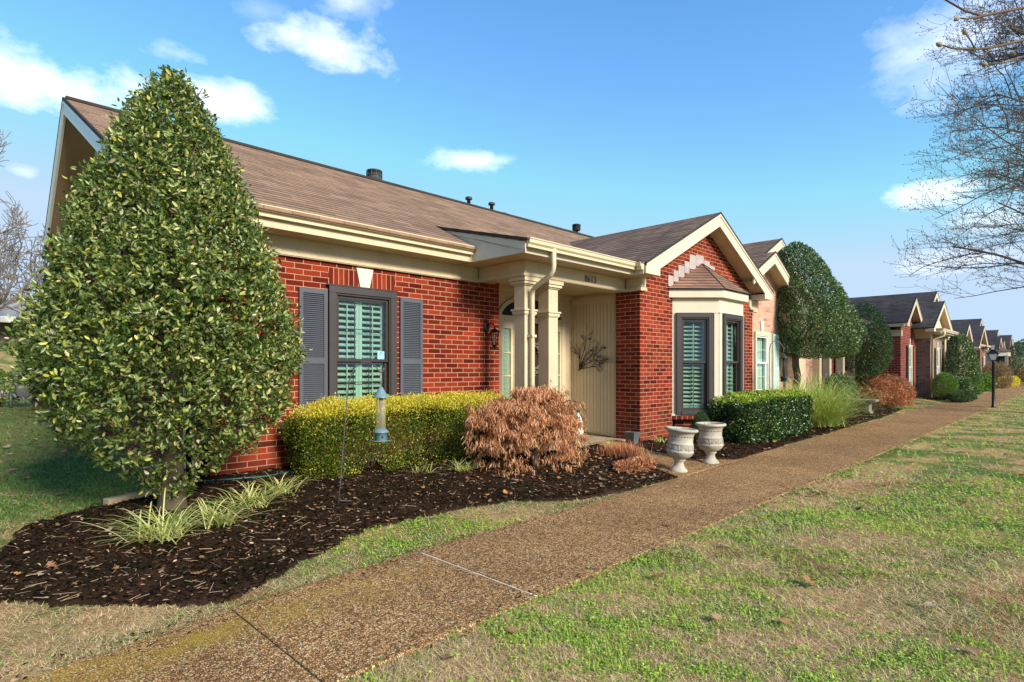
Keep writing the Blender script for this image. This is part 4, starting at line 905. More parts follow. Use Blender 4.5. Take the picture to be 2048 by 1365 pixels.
scatter_chips('mulch_chips', BED1, (-2.5, 7.5, 3.5, 6.5), 62000, .012, .042, PAL, (42, 30, 16, 10, 5), .020, 'dark shredded mulch chips in the bed in front of the windows', 'mulch')
scatter_chips('mulch_chips', BED2, (7.6, 24, 3.5, 7), 40000, .02, .06, PAL, (45, 30, 16, 7, 4), .020, 'dark mulch chips in the bed behind the stone urns', 'mulch')
# fallen oak leaves: lobed outline
def oak_leaves(name, P2, z, size, label, cat='dry leaves', pal=((.30, .16, .08), (.42, .26, .16), (.52, .38, .26), (.24, .12, .07), (.55, .25, .08)), lim=None):
    n = len(P2); half = [(0, .0), (.10, .10), (.20, .30), (.28, .12), (.42, .42), (.52, .16), (.66, .38), (.76, .14), (.88, .18), (1.0, 0)]
    prof_ = [(x, y) for x, y in half] + [(x, -y) for x, y in half[-2:0:-1]]; k = len(prof_)
    a = rng.uniform(0, 6.28, n); curl = rng.uniform(-.1, .5, n); s = size * rng.uniform(.6, 1.25, n); cs2 = rng.uniform(.7, 1.3, n); V_ = []
    tx, ty = rng.normal(0, .25, n), rng.normal(0, .25, n)
    for x, y in prof_:
        u_ = (x - .5) * s; v_ = y * s * .9 * cs2; h = (x - .5) ** 2 * s * 2.2 * curl + np.abs(y) * s * curl * .9 + u_ * tx + v_ * ty
        V_.append(np.c_[P2[:, 0] + u_ * np.cos(a) - v_ * np.sin(a), P2[:, 1] + u_ * np.sin(a) + v_ * np.cos(a), z + np.abs(h) + .004])
    V_ = np.stack(V_, 1).reshape(-1, 3); F_ = []
    # quads across the midrib: (i, i+1, k-i-1, k-i)
    prs = [(0, 1, k - 1, k - 1)] + [(i, i + 1, k - i - 1, k - i) for i in range(1, 8)] + [(8, 9, 10, 10)]
    tri = []
    for q in prs:
        if q[2] == q[3]: tri.append(q[:3])
        else: tri += [(q[0], q[1], q[2]), (q[0], q[2], q[3])]
    F_ = (np.arange(n)[:, None, None] * k + np.array(tri)[None]).reshape(-1, 3)
    c_ = np.array(pal)[rng.choice(len(pal), n)] * rng.uniform(.6, 1.25, (n, 1))
    return npmesh(name, V_, F_, FALLM, col=np.repeat(c_, k, 0), label=label, cat=cat, kind='stuff')
def inbed(n, poly, bb): 
    q = np.c_[rng.uniform(bb[0], bb[1], n), rng.uniform(bb[2], bb[3], n)]; return q[inpoly(q, poly)]
q = np.r_[inbed(300, BED1, (-2, 7.4, 3.5, 6.4)), np.c_[rng.uniform(3.6, 7.1, 170), rng.uniform(3.7, 5.0, 170)]]; q = q[inpoly(q, BED1)]
oak_leaves('fallen_leaves', q, ghn(q[:, 1]) + .03, .065, 'dry brown oak leaves scattered over the dark mulch bed')
q = np.r_[np.c_[rng.uniform(1.5, 14, 110), rng.uniform(-2.5, 2.2, 110)], np.c_[rng.uniform(-.8, 1.5, 60), rng.uniform(5.2, 11, 60)]]
oak_leaves('fallen_leaves', q, ghn(q[:, 1]) + .02, .10, 'scattered brown leaves lying on the lawns')
q = inbed(200, BED2, (7.7, 22, 3.6, 5.5)); oak_leaves('fallen_leaves', q, ghn(q[:, 1]) + .03, .07, 'brown leaves littering the mulch behind the urns')
q = np.c_[rng.uniform(1.0, 9, 9), rng.uniform(2.4, 3.4, 9)]; oak_leaves('fallen_leaves', q, q[:, 0] * 0 + .016, .07, 'few dry leaves on the pebbled path')
# twigs and straw litter on the mulch
q = inbed(420, BED1, (-1, 7, 3.5, 6.4)); q = np.r_[q, np.c_[rng.uniform(-1, 2.2, 200), rng.uniform(3.6, 4.8, 200)]]; q = q[inpoly(q, BED1)]
A = np.c_[q, ghn(q[:, 1]) + .036]; a = rng.uniform(0, 6.28, len(q)); Ln = rng.uniform(.02, .08, len(q)) * rng.choice([1, 1, 1, 1.8], len(q))
segs_mesh('twig_litter', A, A + np.c_[np.cos(a) * Ln, np.sin(a) * Ln, rng.uniform(-.006, .015, len(q))], rng.uniform(.001, .0028, len(q)), rng.uniform(.0008, .002, len(q)), paint('straw_twig', (.42, .30, .19), .8, .3), n=3, label='thin dry twigs strewn on the dark mulch bed', cat='twigs', kind='stuff')

def lawn_ok(P2):
    x, y = P2[:, 0], P2[:, 1]
    e = np.interp(x, [p[0] for p in PE], [p[1] for p in PE])
    j = nnoise(P2, 5, 4) * .025
    ok = ~((y > 2.27 + j - .01) & (y < e + j * .8 + .005))
    Q = P2 + np.c_[nnoise(P2, 9, 1), nnoise(P2, 9, 2)] * .05
    for b in (BED1, BED2, BED3, WALK): ok &= ~inpoly(Q, b)
    ok &= ~((x > 1.55) & (y > 5.2)) | (x > 23)
    ok &= ~((y > 4.4) & (x > 5.5) & (x < 24)); ok &= ~((y > 4.9) & (x > 24)); ok &= ~((y > 21.3) & (y < 26.1)); ok &= ~((x > 8) & (x < 21) & (y > 3.5))
    return ok
def grass(n, d0, d1, seed, a0=-.90, a1=1.25):
    u = rng.uniform(math.log(d0), math.log(d1), n); d = np.exp(u); an = rng.uniform(a0, a1, n); th = R(44.75) - an
    P2 = np.c_[np.cos(th) * d, np.sin(th) * d]; ok = lawn_ok(P2); P2 = P2[ok]; d = d[ok]; n = len(P2); x, y = P2[:, 0], P2[:, 1]
    g = nnoise(P2, 1.1, 1) * .62 + nnoise(P2, 4.2, 2) * .55 + nnoise(P2, 13, 3) * .5
    g = g + np.where(y > 5, .8, 0) - np.where((y > 3.2) & (y < 5), .34, 0) - np.where((x > 9) & (y < 3), .25, 0) + np.clip((x - 4) * .10 - np.abs(y - .4) * .25, -.1, .5) * (y < 2.3)
    r_ = rng.uniform(size=n); g = np.where(d > 11, g * .45 + .12, g); g = g + nnoise(P2, 34, 6) * .45; green = (g + rng.normal(0, .36, n)) > .12
    # bare gaps
    bare = (nnoise(P2, 8, 5) > .85) & (r_ < .65); green &= ~bare; keep = ~bare | (r_ < .2)
    P2, d, green, g, x, y = P2[keep], d[keep], green[keep], g[keep], x[keep], y[keep]; n = len(P2)
    k = np.maximum(1, d / 3.6) ** .72; a = rng.uniform(0, 6.28, n)
    clov = green & (rng.uniform(size=n) < np.where(y > 5, .2, .48))
    h = np.where(clov, rng.uniform(.004, .022, n), np.where(green, rng.uniform(.012, .040, n), rng.uniform(.003, .020, n))) * k ** .6
    h = h * np.where(y > 3.1, .85, 1); ln = np.where(clov, .0095, np.where(green, .026, rng.uniform(.02, .070, n))) * k; w_ = np.where(clov, .0095, np.where(green, .0034, .0025)) * k ** 1.1
    z0 = ghn(y) + np.where(clov, h, 0); D = np.c_[np.cos(a), np.sin(a)]; S = np.c_[-np.sin(a), np.cos(a)]
    b = np.c_[P2, z0]; top = np.c_[P2 + D * ln[:, None], z0 + np.where(clov, rng.uniform(-.3, .5, n) * ln, h)]
    s3 = np.c_[S, np.zeros(n)] * w_[:, None]
    V_ = np.stack([b - s3 * .5, b + s3 * .5, top + s3 * np.where(clov, .5, .12)[:, None], top - s3 * np.where(clov, .5, .12)[:, None]], 1).reshape(-1, 3)
    F_ = np.arange(n * 4).reshape(n, 4)
    r1 = rng.uniform(size=(n, 1)); cgreen = np.array([.11, .22, .018]) * (1 - r1) + np.array([.52, .68, .11]) * r1
    cleft_shaded = np.array([.04, .11, .02]) * (1 - r1) + np.array([.14, .26, .06]) * r1  # left lawn blades: the shade there is put into a darker green
    cgreen = np.where((y > 5)[:, None], cleft_shaded * 1.25, cgreen); cstraw = np.array([.24, .13, .05]) * (1 - r1) + np.array([1.0, .80, .46]) * r1
    r2 = rng.uniform(size=n) < np.clip(.10 + .45 * (nnoise(P2, 2.7, 6) > .55), 0, 1); cstraw[r2] *= np.array([.72, .48, .38])
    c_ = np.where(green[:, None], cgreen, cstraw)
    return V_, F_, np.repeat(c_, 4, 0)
GS = []
for (n, d0, d1, l) in ((430000, 2.0, 9, 'patchy clover and straw coloured lawn beside the pebbled path'),):
    V_, F_, c_ = grass(n, d0, d1, 1)
    npmesh('grass', V_, F_, GRASSM, col=c_, label=l, cat='grass', kind='stuff')
V_, F_, c_ = grass(150000, 9, 60, 2); npmesh('grass', V_, F_, GRASSM, col=c_, label='thin winter grass on the farther lawns along the walk', cat='grass', kind='stuff')
# leaf and dirt crumbs thrown onto the path verge
scatter_chips('verge_debris', [(-2, 3.2), (1, 3.2), (3, 3.38), (8, 3.5), (8, 3.62), (3, 3.52), (1, 3.42), (-2, 3.3)], (-2, 8, 3.1, 3.7), 5000, .008, .03, [(.03, .02, .014), (.30, .20, .12), (.12, .07, .04)], (3, 2, 2), .01, 'dirt and straw crumbs along the edge of the path', 'debris')
scatter_chips('verge_debris', [(-1, 2.14), (14, 2.14), (14, 2.31), (-1, 2.33)], (-1, 14, 2.1, 2.38), 3000, .008, .035, [(.03, .02, .014), (.30, .20, .12), (.14, .24, .05)], (3, 2, 4), .008, 'straw and clover bits creeping over the right edge of the path', 'debris')
# ---------------- trees ----------------
def limb(p0, p1, r0, r1, n=6, wob=.04, sag=0):
    p0, p1 = Vector(p0), Vector(p1); d = p1 - p0; out = []
    for i in range(n + 1):
        t = i / n; q_ = p0 + d * t + Vector((random.uniform(-1, 1), random.uniform(-1, 1), random.uniform(-1, 1))) * wob * d.length * (0 if i in (0, n) else 1)
        q_.z += sag * math.sin(math.pi * t); out.append(q_)
    return out, [r0 + (r1 - r0) * i / n for i in range(n + 1)]
# the big holly at the corner
T = Vector((1.47, 5.58, .13)); K = empty('holly_tree', T, 'tall cone-shaped holly tree with yellow-flecked leaves at the left corner of the house', 'tree')
prof = np.array([(.27, .10), (.36, .22), (.48, .36), (.62, .56), (.85, .82), (1.07, .95), (1.5, 1.01), (1.93, .92), (2.37, .77), (2.80, .61), (3.23, .43), (3.55, .28), (3.74, .16), (3.90, .02)])
def cone_crown(n, c, prof, lo=.0, sq=.15, lump=.10, seed=0):
    z = rng.uniform(prof[0, 0], prof[-1, 0], n * 4); r_ = np.interp(z, prof[:, 0], prof[:, 1]); keep = rng.uniform(size=len(z)) < (r_ / prof[:, 1].max()) ** 1.0; z, r_ = z[keep][:n], r_[keep][:n]
    a = rng.uniform(0, 6.28, len(z)); f = np.where(rng.uniform(size=len(z)) < .78, rng.uniform(.84, 1.02, len(z)), rng.uniform(.35, .9, len(z)))
    d = np.c_[np.cos(a), np.sin(a), np.zeros(len(z))]; q3 = np.c_[np.cos(a) * 1.2, np.sin(a) * 1.2, z]
    R_ = r_ * f * (1 + lump * nnoise(q3, 2.2, seed) + .6 * lump * nnoise(q3, 6, seed + 1))
    Pp = np.c_[c[0] + d[:, 0] * R_, c[1] + d[:, 1] * R_, z]; out = unit(np.c_[d[:, :2], np.full(len(z), .35)]); return Pp, out
Pc_, Oc_ = cone_crown(6000, T, prof, lump=.07)
sk = (Pc_[:, 2] < 1.35) & (rng.uniform(size=len(Pc_)) < np.clip((1.6 - Pc_[:, 2]) * .65, 0, .74)); Pc_, Oc_ = Pc_[~sk], Oc_[~sk]
kk = 13; P_ = np.repeat(Pc_, kk, 0); O_ = np.repeat(Oc_, kk, 0)
td = unit(Oc_ + rng.normal(size=Oc_.shape) * .6 + np.array([0, 0, .25])); td = np.repeat(td, kk, 0); tt = rng.uniform(-.09, .07, (len(P_), 1))
P_ = P_ + td * tt + rng.normal(0, .016, P_.shape); O_ = unit(td * .6 + rng.normal(size=P_.shape) * .75)
thin = (nnoise(P_, 2.6, 4) > .65) & (rng.uniform(size=len(P_)) < .35); low = thin & False
P_, O_ = P_[~thin & ~low], O_[~thin & ~low]
hi = P_[:, 2] > 2.6; ymax = np.where(hi, 5.99, 6.38); over_ = P_[:, 1] > ymax; P_[over_, 1] = ymax[over_] - rng.uniform(0, .12, over_.sum())
leaf_mesh('crown', P_, O_, .047, .021, HOLLY, K, up=.12, rnd=.8)
mb = MB()
mb.tube(*[(lambda a: a)(v) for v in limb(T - Vector((0, 0, .1)), T + Vector((.02, .02, 2.6)), .098, .04, 9, .006)], 12)
mb.lathe([(.15, -.1), (.122, .02), (.106, .10), (.098, .3)], T, 14)
for i in range(110):
    z = random.uniform(.30, 3.2); a = random.uniform(0, 6.28); rr = float(np.interp(z + .3, prof[:, 0], prof[:, 1])) * random.uniform(.75, .98)
    e_ = Vector((T.x + rr * math.cos(a), min(T.y + rr * math.sin(a), 5.95 if z > 2.3 else 6.35), z + T.z + random.uniform(.05, .5) * (1 if z > .8 else .3)))
    p, r_ = limb((T.x, T.y, z), e_, .013, .003, 5, .05, .05); mb.tube(p, r_, 5)
mb.build('trunk', BARK, K)
# clipped hollies along the walk
def holly(c, prof, n, ls, label, trunk_h, tr=.09, extra=(), lean=(0, 0), name='holly_tree', mat=HOLLYD, lump=.07, group=None, shear=None):
    c = Vector(c); K_ = empty(name, c, label, 'tree', group)
    Pq, Oq = cone_crown(n, c, np.array(prof), lump=lump, seed=int(c.x) % 4)
    if shear: sh = np.maximum(shear[0] - Pq[:, 2], 0) * shear[1]; Pq[:, 0] += sh * .8; Pq[:, 1] -= sh * .45
    for (ex, ey, ez, rx, ry, rz, nn) in extra:
        p_, o_2 = superell(nn, (ex, ey, ez), (rx, ry, rz), 2.2, (.8, 1.0), -1, .05, 3); Pq = np.r_[Pq, p_]; Oq = np.r_[Oq, o_2]
    leaf_mesh('crown', Pq, Oq, ls, ls * .5, mat, K_, up=.2)
    if trunk_h:
        m_ = MB(); p, r_ = limb(c - Vector((0, 0, .1)), (c.x + lean[0], c.y + lean[1], trunk_h), tr, tr * .7, 7, .025); m_.tube(p, r_, 9)
        for k in range(14):
            a = random.uniform(0, 6.28); p2, r2 = limb(Vector(p[-1]) - Vector((0, 0, random.uniform(0, .35))), Vector(p[-1]) + Vector((math.cos(a) * .6, math.sin(a) * .6, random.uniform(.3, 1.2))), tr * .4, .01, 5, .06); m_.tube(p2, r2, 6)
        m_.lathe([(.0, -.03), (tr * .75, 0), (tr * .5, .06), (0, .07)], (p[3].x - tr * .6, p[3].y - tr * .4, p[3].z), 8)
        m_.build('trunk', BARK, K_)
    return K_
holly((14.72, 4.95, .1), [(1.58, .45), (1.72, .90), (2.15, 1.04), (2.6, .97), (2.94, .86), (3.4, .70), (3.87, .50), (4.2, .30), (4.38, .05)], 42000, .050, 'tall dark clipped holly on a bare trunk behind the square hedge', 2.0, .10, shear=(4.2, .27), lump=.11)
holly((22.6, 5.35, .1), [(1.05, .35), (1.3, .62), (1.7, .80), (2.2, .78), (2.7, .66), (3.1, .50), (3.4, .32), (3.58, .03)], 16000, .055, 'rounded clipped holly between the tall holly and the dark red house', 1.5, .08,
      extra=[(23.5, 5.5, 1.15, .42, .4, .38, 4000)])
holly((32.95, 4.05, .1), [(.12, .3), (.4, .58), (.9, .74), (1.5, .73), (2.0, .62), (2.5, .42), (2.75, .25), (2.92, .04)], 13000, .075, 'full egg-shaped holly reaching to the ground beside the grey-brown house', 0)
holly((66.5, 3.6, .1), [(.12, 1.0), (.6, 1.9), (1.3, 2.0), (2.2, 1.7), (3.0, 1.1), (3.6, .5), (3.9, .04)], 9000, .13, 'distant dark evergreen at the far right end of the row', 0)

def bare_tree(name, c, h, spread, label, mat, levels=5, r0=.2, seed=1, first=.18, nb=9, droop=.0, upf=.5, ln0=None, kids=(7, 6, 6, 5), lf=(.62, .55, .5, .45), twr=.0035, zig=.16, buds=0):
    rg = random.Random(seed); A, Bq, ra, rb = [], [], [], []; bud = []
    def grow(p, d, ln, r_, lev):
        ns = 7 if lev < 2 else 5; q_ = p.copy(); dd = d.copy(); re = r_ * (.35 if lev else .3); pts = [p.copy()]
        for i in range(ns):
            dd = (dd + Vector((rg.gauss(0, 1), rg.gauss(0, 1), rg.gauss(0, 1))) * zig * (1 + .25 * lev) * .6 + Vector((0, 0, (upf * .09 if lev < 2 else upf * .05) - droop * .08 * (lev > 0)))).normalized()
            s_ = q_ + dd * ln / ns; A.append(q_[:]); Bq.append(s_[:]); ra.append(max(r_ + (re - r_) * i / ns, twr)); rb.append(max(r_ + (re - r_) * (i + 1) / ns, twr * .8)); q_ = s_; pts.append(q_.copy())
        if buds and lev >= levels - 2: bud.append(q_.copy())
        if lev >= levels - 1: return
        for k in range(kids[min(lev, len(kids) - 1)]):
            t = rg.uniform(first if lev == 0 else .18, 1.0); i = min(int(t * ns), ns - 1); b = pts[i].lerp(pts[i + 1], t * ns - i)
            ax = (pts[i + 1] - pts[i]).normalized(); o1 = ax.orthogonal().normalized(); o2 = ax.cross(o1); a = rg.uniform(0, 6.28); o = o1 * math.cos(a) + o2 * math.sin(a)
            an = rg.uniform(.55, 1.15) if lev else rg.uniform(.75, 1.35)
            nd_ = (ax * math.cos(an) + o * math.sin(an)).normalized(); 
            if nd_.z < -.25: nd_.z *= -.3
            L2 = ln * lf[min(lev, len(lf) - 1)] * rg.uniform(.6, 1.15)
            if lev == 0: L2 = spread * rg.uniform(.8, 1.1) * (1.1 - .55 * t)
            grow(b, nd_, L2, max(re, r_ * (1 - t * .6) * .42), lev + 1)
    c = Vector(c); grow(c, Vector((0, 0, 1)), h, r0, 0)
    if buds:
        for b in bud:
            A.append(b[:]); Bq.append((b + Vector((rg.uniform(-.02, .02), rg.uniform(-.02, .02), .03)))[:]); ra.append(.012); rb.append(.006)
    K_ = empty(name, c, label, 'tree'); A, Bq = np.array(A), np.array(Bq); ra, rb = np.array(ra), np.array(rb)
    big = ra > r0 * .22
    segs_mesh('trunk', A[big], Bq[big], ra[big], rb[big], mat, K_, n=8); segs_mesh('crown', A[~big], Bq[~big], ra[~big], rb[~big], mat, K_, n=4)
    return K_
bare_tree('bare_tree', (23.2, -.9, 0), 11.5, 4.9, 'large leafless tree whose fine dark twigs fill the upper right edge of the picture', BARKG, 5, .17, seed=11, first=.22, kids=(34, 9, 9, 7), lf=(.6, .6, .5, .45), upf=.25, droop=.25, twr=.0038, zig=.12, buds=1)
bare_tree('bare_tree', (62, -4.5, 0), 12, 6, 'distant grey leafless tree beyond the large bare tree at right', BARKL, 4, .22, seed=5, kids=(22, 8, 7, 5), twr=.018, upf=.5)
bare_tree('bare_tree', (1.5, 36, 1.9), 9.5, 3.6, 'upright pale leafless tree on the bank just left of the big holly', BARKL, 4, .20, seed=7, kids=(24, 8, 7, 5), twr=.015, upf=1.6, first=.12)
bare_tree('bare_tree', (-3.6, 36.5, 1.9), 10.5, 4.0, 'leafless tree on the bank cut by the left edge of the picture', BARKL, 4, .20, seed=8, kids=(24, 8, 7, 5), twr=.015, upf=1.2, first=.2)
bare_tree('bare_tree', (4.6, 41, 2.6), 5, 3.0, 'low reddish leafless shrub tree in front of the board fence', TWIG, 4, .10, seed=9, kids=(18, 7, 6), twr=.015, upf=.6, first=.05)
# magnolia branch near the camera: a limb with three boughs and furry buds
K = empty('magnolia_branch', (4.9, -.35, 3.2), 'bare magnolia branches with fuzzy buds at the top right corner', 'branch')
def wp(x, y, d): v = (_F + _Rt * ((x - 1024) / 1155) + Vector((0, 0, (736 - y) / 1155))) * d; return (round(v.x, 3), round(v.y, 3), round(v.z + EYE, 3))
bough = [([(2260, -60, 3.3), (2120, -5, 3.2), (2048, 15, 3.1), (1965, 32, 3.05), (1930, 22, 3.0), (1872, -12, 2.95)], .0105, .004), ([(1965, 32, 3.05), (1935, 38, 3.0), (1918, 36, 2.98)], .005, .003),
         ([(2260, 90, 3.4), (2120, 70, 3.2), (2048, 80, 3.1), (1985, 95, 3.05), (1950, 99, 3.0), (1905, 97, 3.0), (1878, 88, 2.95)], .0095, .0035), ([(1950, 99, 3.0), (1942, 82, 2.98), (1932, 68, 2.96)], .0045, .003), ([(1985, 95, 3.05), (1965, 112, 3.0), (1946, 118, 2.98)], .004, .002),
         ([(2260, 130, 3.5), (2120, 100, 3.3), (2048, 113, 3.2), (2010, 125, 3.15), (1975, 129, 3.1)], .008, .003)]
mb = MB()
for pts, r0, r1 in bough:
    p = [Vector(wp(*q_)) for q_ in pts]; mb.tube(p, [r0 + (r1 - r0) * i / (len(p) - 1) for i in range(len(p))], 7)
mb.tube([wp(2260, -60, 3.3), wp(2330, 90, 3.4), wp(2260, 130, 3.5)], .014, 7); mb.tube([wp(2260, 90, 3.4), wp(2320, 60, 3.4)], .011, 7)
mb.build('bough', TWIG, K)
for (a, b) in (((1918, 36, 2.98), (1908, 40, 2.97)), ((1932, 70, 2.96), (1927, 58, 2.95)), ((1884, 92, 2.95), (1872, 86, 2.94)), ((1975, 129, 3.1), (1962, 128, 3.1)), ((2030, 110, 3.2), (2020, 104, 3.2))):
    m_ = MB(); pa, pb = Vector(wp(*a)), Vector(wp(*b)); m_.tube([pa, pa.lerp(pb, .3), pa.lerp(pb, .7), pb], [.004, .012, .010, .002], 8); m_.build('bud', paint('bud_fur', (.33, .25, .17), .9, .2) if 'bud_fur' not in MATS and 'bud_fur' not in bpy.data.materials else bpy.data.materials['bud_fur'], K)

# ---------------- hedges and shrubs ----------------
K = empty('boxwood_hedge', (4.3, 6.0, .2), 'long yellow-green boxwood hedge under the shuttered window', 'hedge')
c0, rr = (4.33, 6.03, .42), (1.55, .37, .56)
P_, O_ = superell(96000, c0, rr, 6, (.78, 1.02), -.72, .055, 6, 1)
gap = (((P_[:, 0] - 3.50) / .17) ** 2 + ((P_[:, 2] - .05) / .26) ** 2 < 1) & (P_[:, 1] < 5.95); P_, O_ = P_[~gap], O_[~gap]
P_[:, 2] += np.where((O_[:, 2] > .6) & (rng.uniform(size=len(P_)) < .12), rng.uniform(0, .05, len(P_)), 0)
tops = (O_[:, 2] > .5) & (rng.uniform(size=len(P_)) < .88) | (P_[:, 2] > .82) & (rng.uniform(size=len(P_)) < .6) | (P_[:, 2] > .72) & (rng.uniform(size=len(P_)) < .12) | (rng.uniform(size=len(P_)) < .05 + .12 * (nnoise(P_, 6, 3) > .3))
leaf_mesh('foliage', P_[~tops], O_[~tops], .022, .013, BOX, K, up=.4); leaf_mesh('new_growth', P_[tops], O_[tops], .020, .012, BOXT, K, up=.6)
mb = MB()
for i in range(120):
    x = random.uniform(2.95, 5.7); p, r_ = limb((x, 6.03, .1), (x + random.uniform(-.25, .25), 6.03 + random.uniform(-.32, .2), random.uniform(.35, .85)), .008, .002, 4, .08); mb.tube(p, r_, 4)
mb.build('stems', TWIG, K)
K = empty('square_hedge', (11, 4.4, .05), 'dark glossy square-clipped hedge beside the bay window', 'hedge')
c0, rr = (11.30, 4.38, .41), (1.60, .44, .45)
P_, O_ = superell(62000, c0, rr, 6, (.78, 1.02), -.9, .045, 5, 2)
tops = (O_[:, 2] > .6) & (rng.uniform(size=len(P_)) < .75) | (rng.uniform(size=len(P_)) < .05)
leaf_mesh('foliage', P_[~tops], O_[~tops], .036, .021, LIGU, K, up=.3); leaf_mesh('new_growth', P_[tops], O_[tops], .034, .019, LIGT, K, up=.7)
mb = MB()
for i in range(80):
    x = random.uniform(10.0, 12.6); p, r_ = limb((x, 4.38, .02), (x + random.uniform(-.2, .2), 4.38 + random.uniform(-.3, .3), random.uniform(.3, .7)), .010, .003, 4, .08); mb.tube(p, r_, 4)
mb.build('stems', TWIG, K)
def shrub(name, c, r_, n, ls, mat, label, p=2.2, cat='shrub', group=None, zc=-.95, up=.4, wf=.5):
    P1, O1 = superell(n, c, r_, p, (.7, 1.0), zc, .05 * min(r_) / .5, 4, int(c[0]) % 5)
    K_ = empty(name, (c[0], c[1], c[2] - r_[2]), label, cat, group); leaf_mesh('foliage', P1, O1, ls, ls * wf, mat, K_, up=up)
    m_ = MB()
    for i in range(14):
        a = random.uniform(0, 6.28); q_, w2 = limb((c[0], c[1], c[2] - r_[2] - .02), (c[0] + math.cos(a) * r_[0] * .6, c[1] + math.sin(a) * r_[1] * .6, c[2] + r_[2] * random.uniform(-.3, .6)), .012, .004, 4, .06); m_.tube(q_, w2, 4)
    m_.build('stems', TWIG, K_); return K_
# small conifer by the bay
K = empty('small_conifer', (9.42, 4.72, .08), 'small dark cone-shaped conifer between the urns under the bay window', 'shrub')
P_, O_ = cone_crown(9000, (9.42, 4.72), np.array([(.08, .10), (.15, .19), (.3, .18), (.45, .12), (.60, .02)]), lump=.15)
leaf_mesh('foliage', P_, O_, .026, .006, JUNI, K, up=.9); mb = MB(); mb.tube([(9.42, 4.72, 0), (9.42, 4.72, .5)], [.012, .004], 5); mb.build('stems', TWIG, K)
shrub('round_shrub', (29.3, 4.05, .62), (.62, .45, .56), 9000, .05, YEWG, 'bright green pointed globe shrub against the dark red house wall', 2.0, up=.8, wf=.35)
shrub('boxy_shrub', (30.6, 3.75, .50), (.55, .42, .46), 8000, .06, HOLLYD, 'boxy dark green shrub under the shuttered window of the grey-brown house', 4)
shrub('low_juniper', (29.0, 3.45, .22), (1.35, .38, .22), 8000, .07, JUNI, 'low spreading dark juniper at the foot of the grey-brown house', 2.2, wf=.25)
shrub('yellowish_shrub', (36.4, 4.0, .45), (.70, .5, .55), 6000, .07, YEWG, 'olive green mounded shrub right of the egg-shaped holly', 2.2)
shrub('green_mound_shrub', (42.6, 4.2, .45), (1.3, .6, .55), 6000, .10, YEWG, 'broad green mound shrub left of the lamp post', 2.4)
shrub('brown_twiggy_shrub', (49.5, 4.1, .8), (1.5, .8, .95), 7000, .11, leafmat('brown_twig_leaf', [(0, (.16, .08, .05)), (.6, (.30, .17, .12)), (1, (.25, .28, .10))], .7), 'tall brown twiggy shrub right of the lamp post', 2.2, wf=.25)
shrub('lime_shrub', (55, 3.9, .35), (1.6, .6, .4), 5000, .10, BOXT, 'low lime green shrub right of the lamp post', 2.2)
shrub('red_brown_shrub', (74, 3.9, .6), (4.0, .8, .7), 5000, .2, RUSS, 'red-brown hedge row at the far right end of the walk', 3, wf=.3)
shrub('dark_porch_shrub', (19.6, 5.3, .62), (1.0, .35, .55), 8000, .05, HOLLYD, 'dark evergreen mass in the shade below the clipped hollies', 2.4)
# russet laceleaf shrub, far
K = empty('russet_shrub', (23.5, 4.95, .1), 'wide mound of orange-russet laceleaf foliage beyond the stone bench', 'shrub')
P_, O_ = superell(19000, (23.5, 4.95, .48), (1.45, .80, .66), 2.0, (.45, 1.05), -.85, .16, 3.2, 3)
leaf_mesh('foliage', P_, O_ * .5 + np.array([0, 0, -.2]), .10, .022, RUSS, K, up=-.25, rnd=.9)
mb = MB()
for i in range(60):
    a = random.uniform(0, 6.28); q_, w2 = limb((23.5, 4.95, .1), (23.5 + math.cos(a) * 1.3 * random.random(), 4.95 + math.sin(a) * .6, random.uniform(.4, 1.0)), .02, .006, 5, .08, .15); mb.tube(q_, w2, 4)
mb.build('stems', BARKL, K)
# weeping laceleaf maple in front of the porch
mc = Vector((5.42, 4.98, .1)); K = empty('weeping_maple', mc, 'low weeping maple with dry pinkish-brown leaves in front of the porch columns', 'tree')
mb = MB(); tips = []
mb.tube(*limb(mc - Vector((0, 0, .08)), mc + Vector((.03, .05, .42)), .05, .04, 5, .04), 9)
for i in range(46):
    a = random.uniform(0, 6.28); rr_ = random.uniform(.25, 1.0); rx, ry = .84, .62; top = mc.z + random.uniform(.62, 1.0) * (1.06 - .25 * rr_)
    e_ = Vector((mc.x + math.cos(a) * rx * rr_, mc.y + math.sin(a) * ry * rr_, top)); s0 = mc + Vector((.03, .05, random.uniform(.25, .45)))
    mid_ = s0.lerp(e_, .55) + Vector((0, 0, .18)); p = [s0, s0.lerp(mid_, .5) + Vector((random.uniform(-.04, .04), random.uniform(-.04, .04), .04)), mid_, mid_.lerp(e_, .5) + Vector((0, 0, .05)), e_, e_ + Vector((math.cos(a) * .08, math.sin(a) * .08, -.12))]
    mb.tube(p, [.016, .012, .010, .007, .004, .002], 5); tips += [(p[2].lerp(p[3], t), a) for t in (.3, .8)] + [(p[3].lerp(p[4], t), a) for t in (.3, .7, 1)] + [(p[5], a)]
for (dx, dz_) in ((.62, .98), (.74, .92), (.70, .80), (.55, 1.04)):
    p0_ = mc + Vector((.45, .1, .75)); mb.tube([p0_, mc + Vector((dx, .15, dz_ - .08)), mc + Vector((dx + .12, .12, dz_))], [.006, .004, .0015], 5)
mb.build('trunk', paint('maple_bark', (.07, .04, .035), .8, .3), K)
cl = []; rg = random.Random(21)
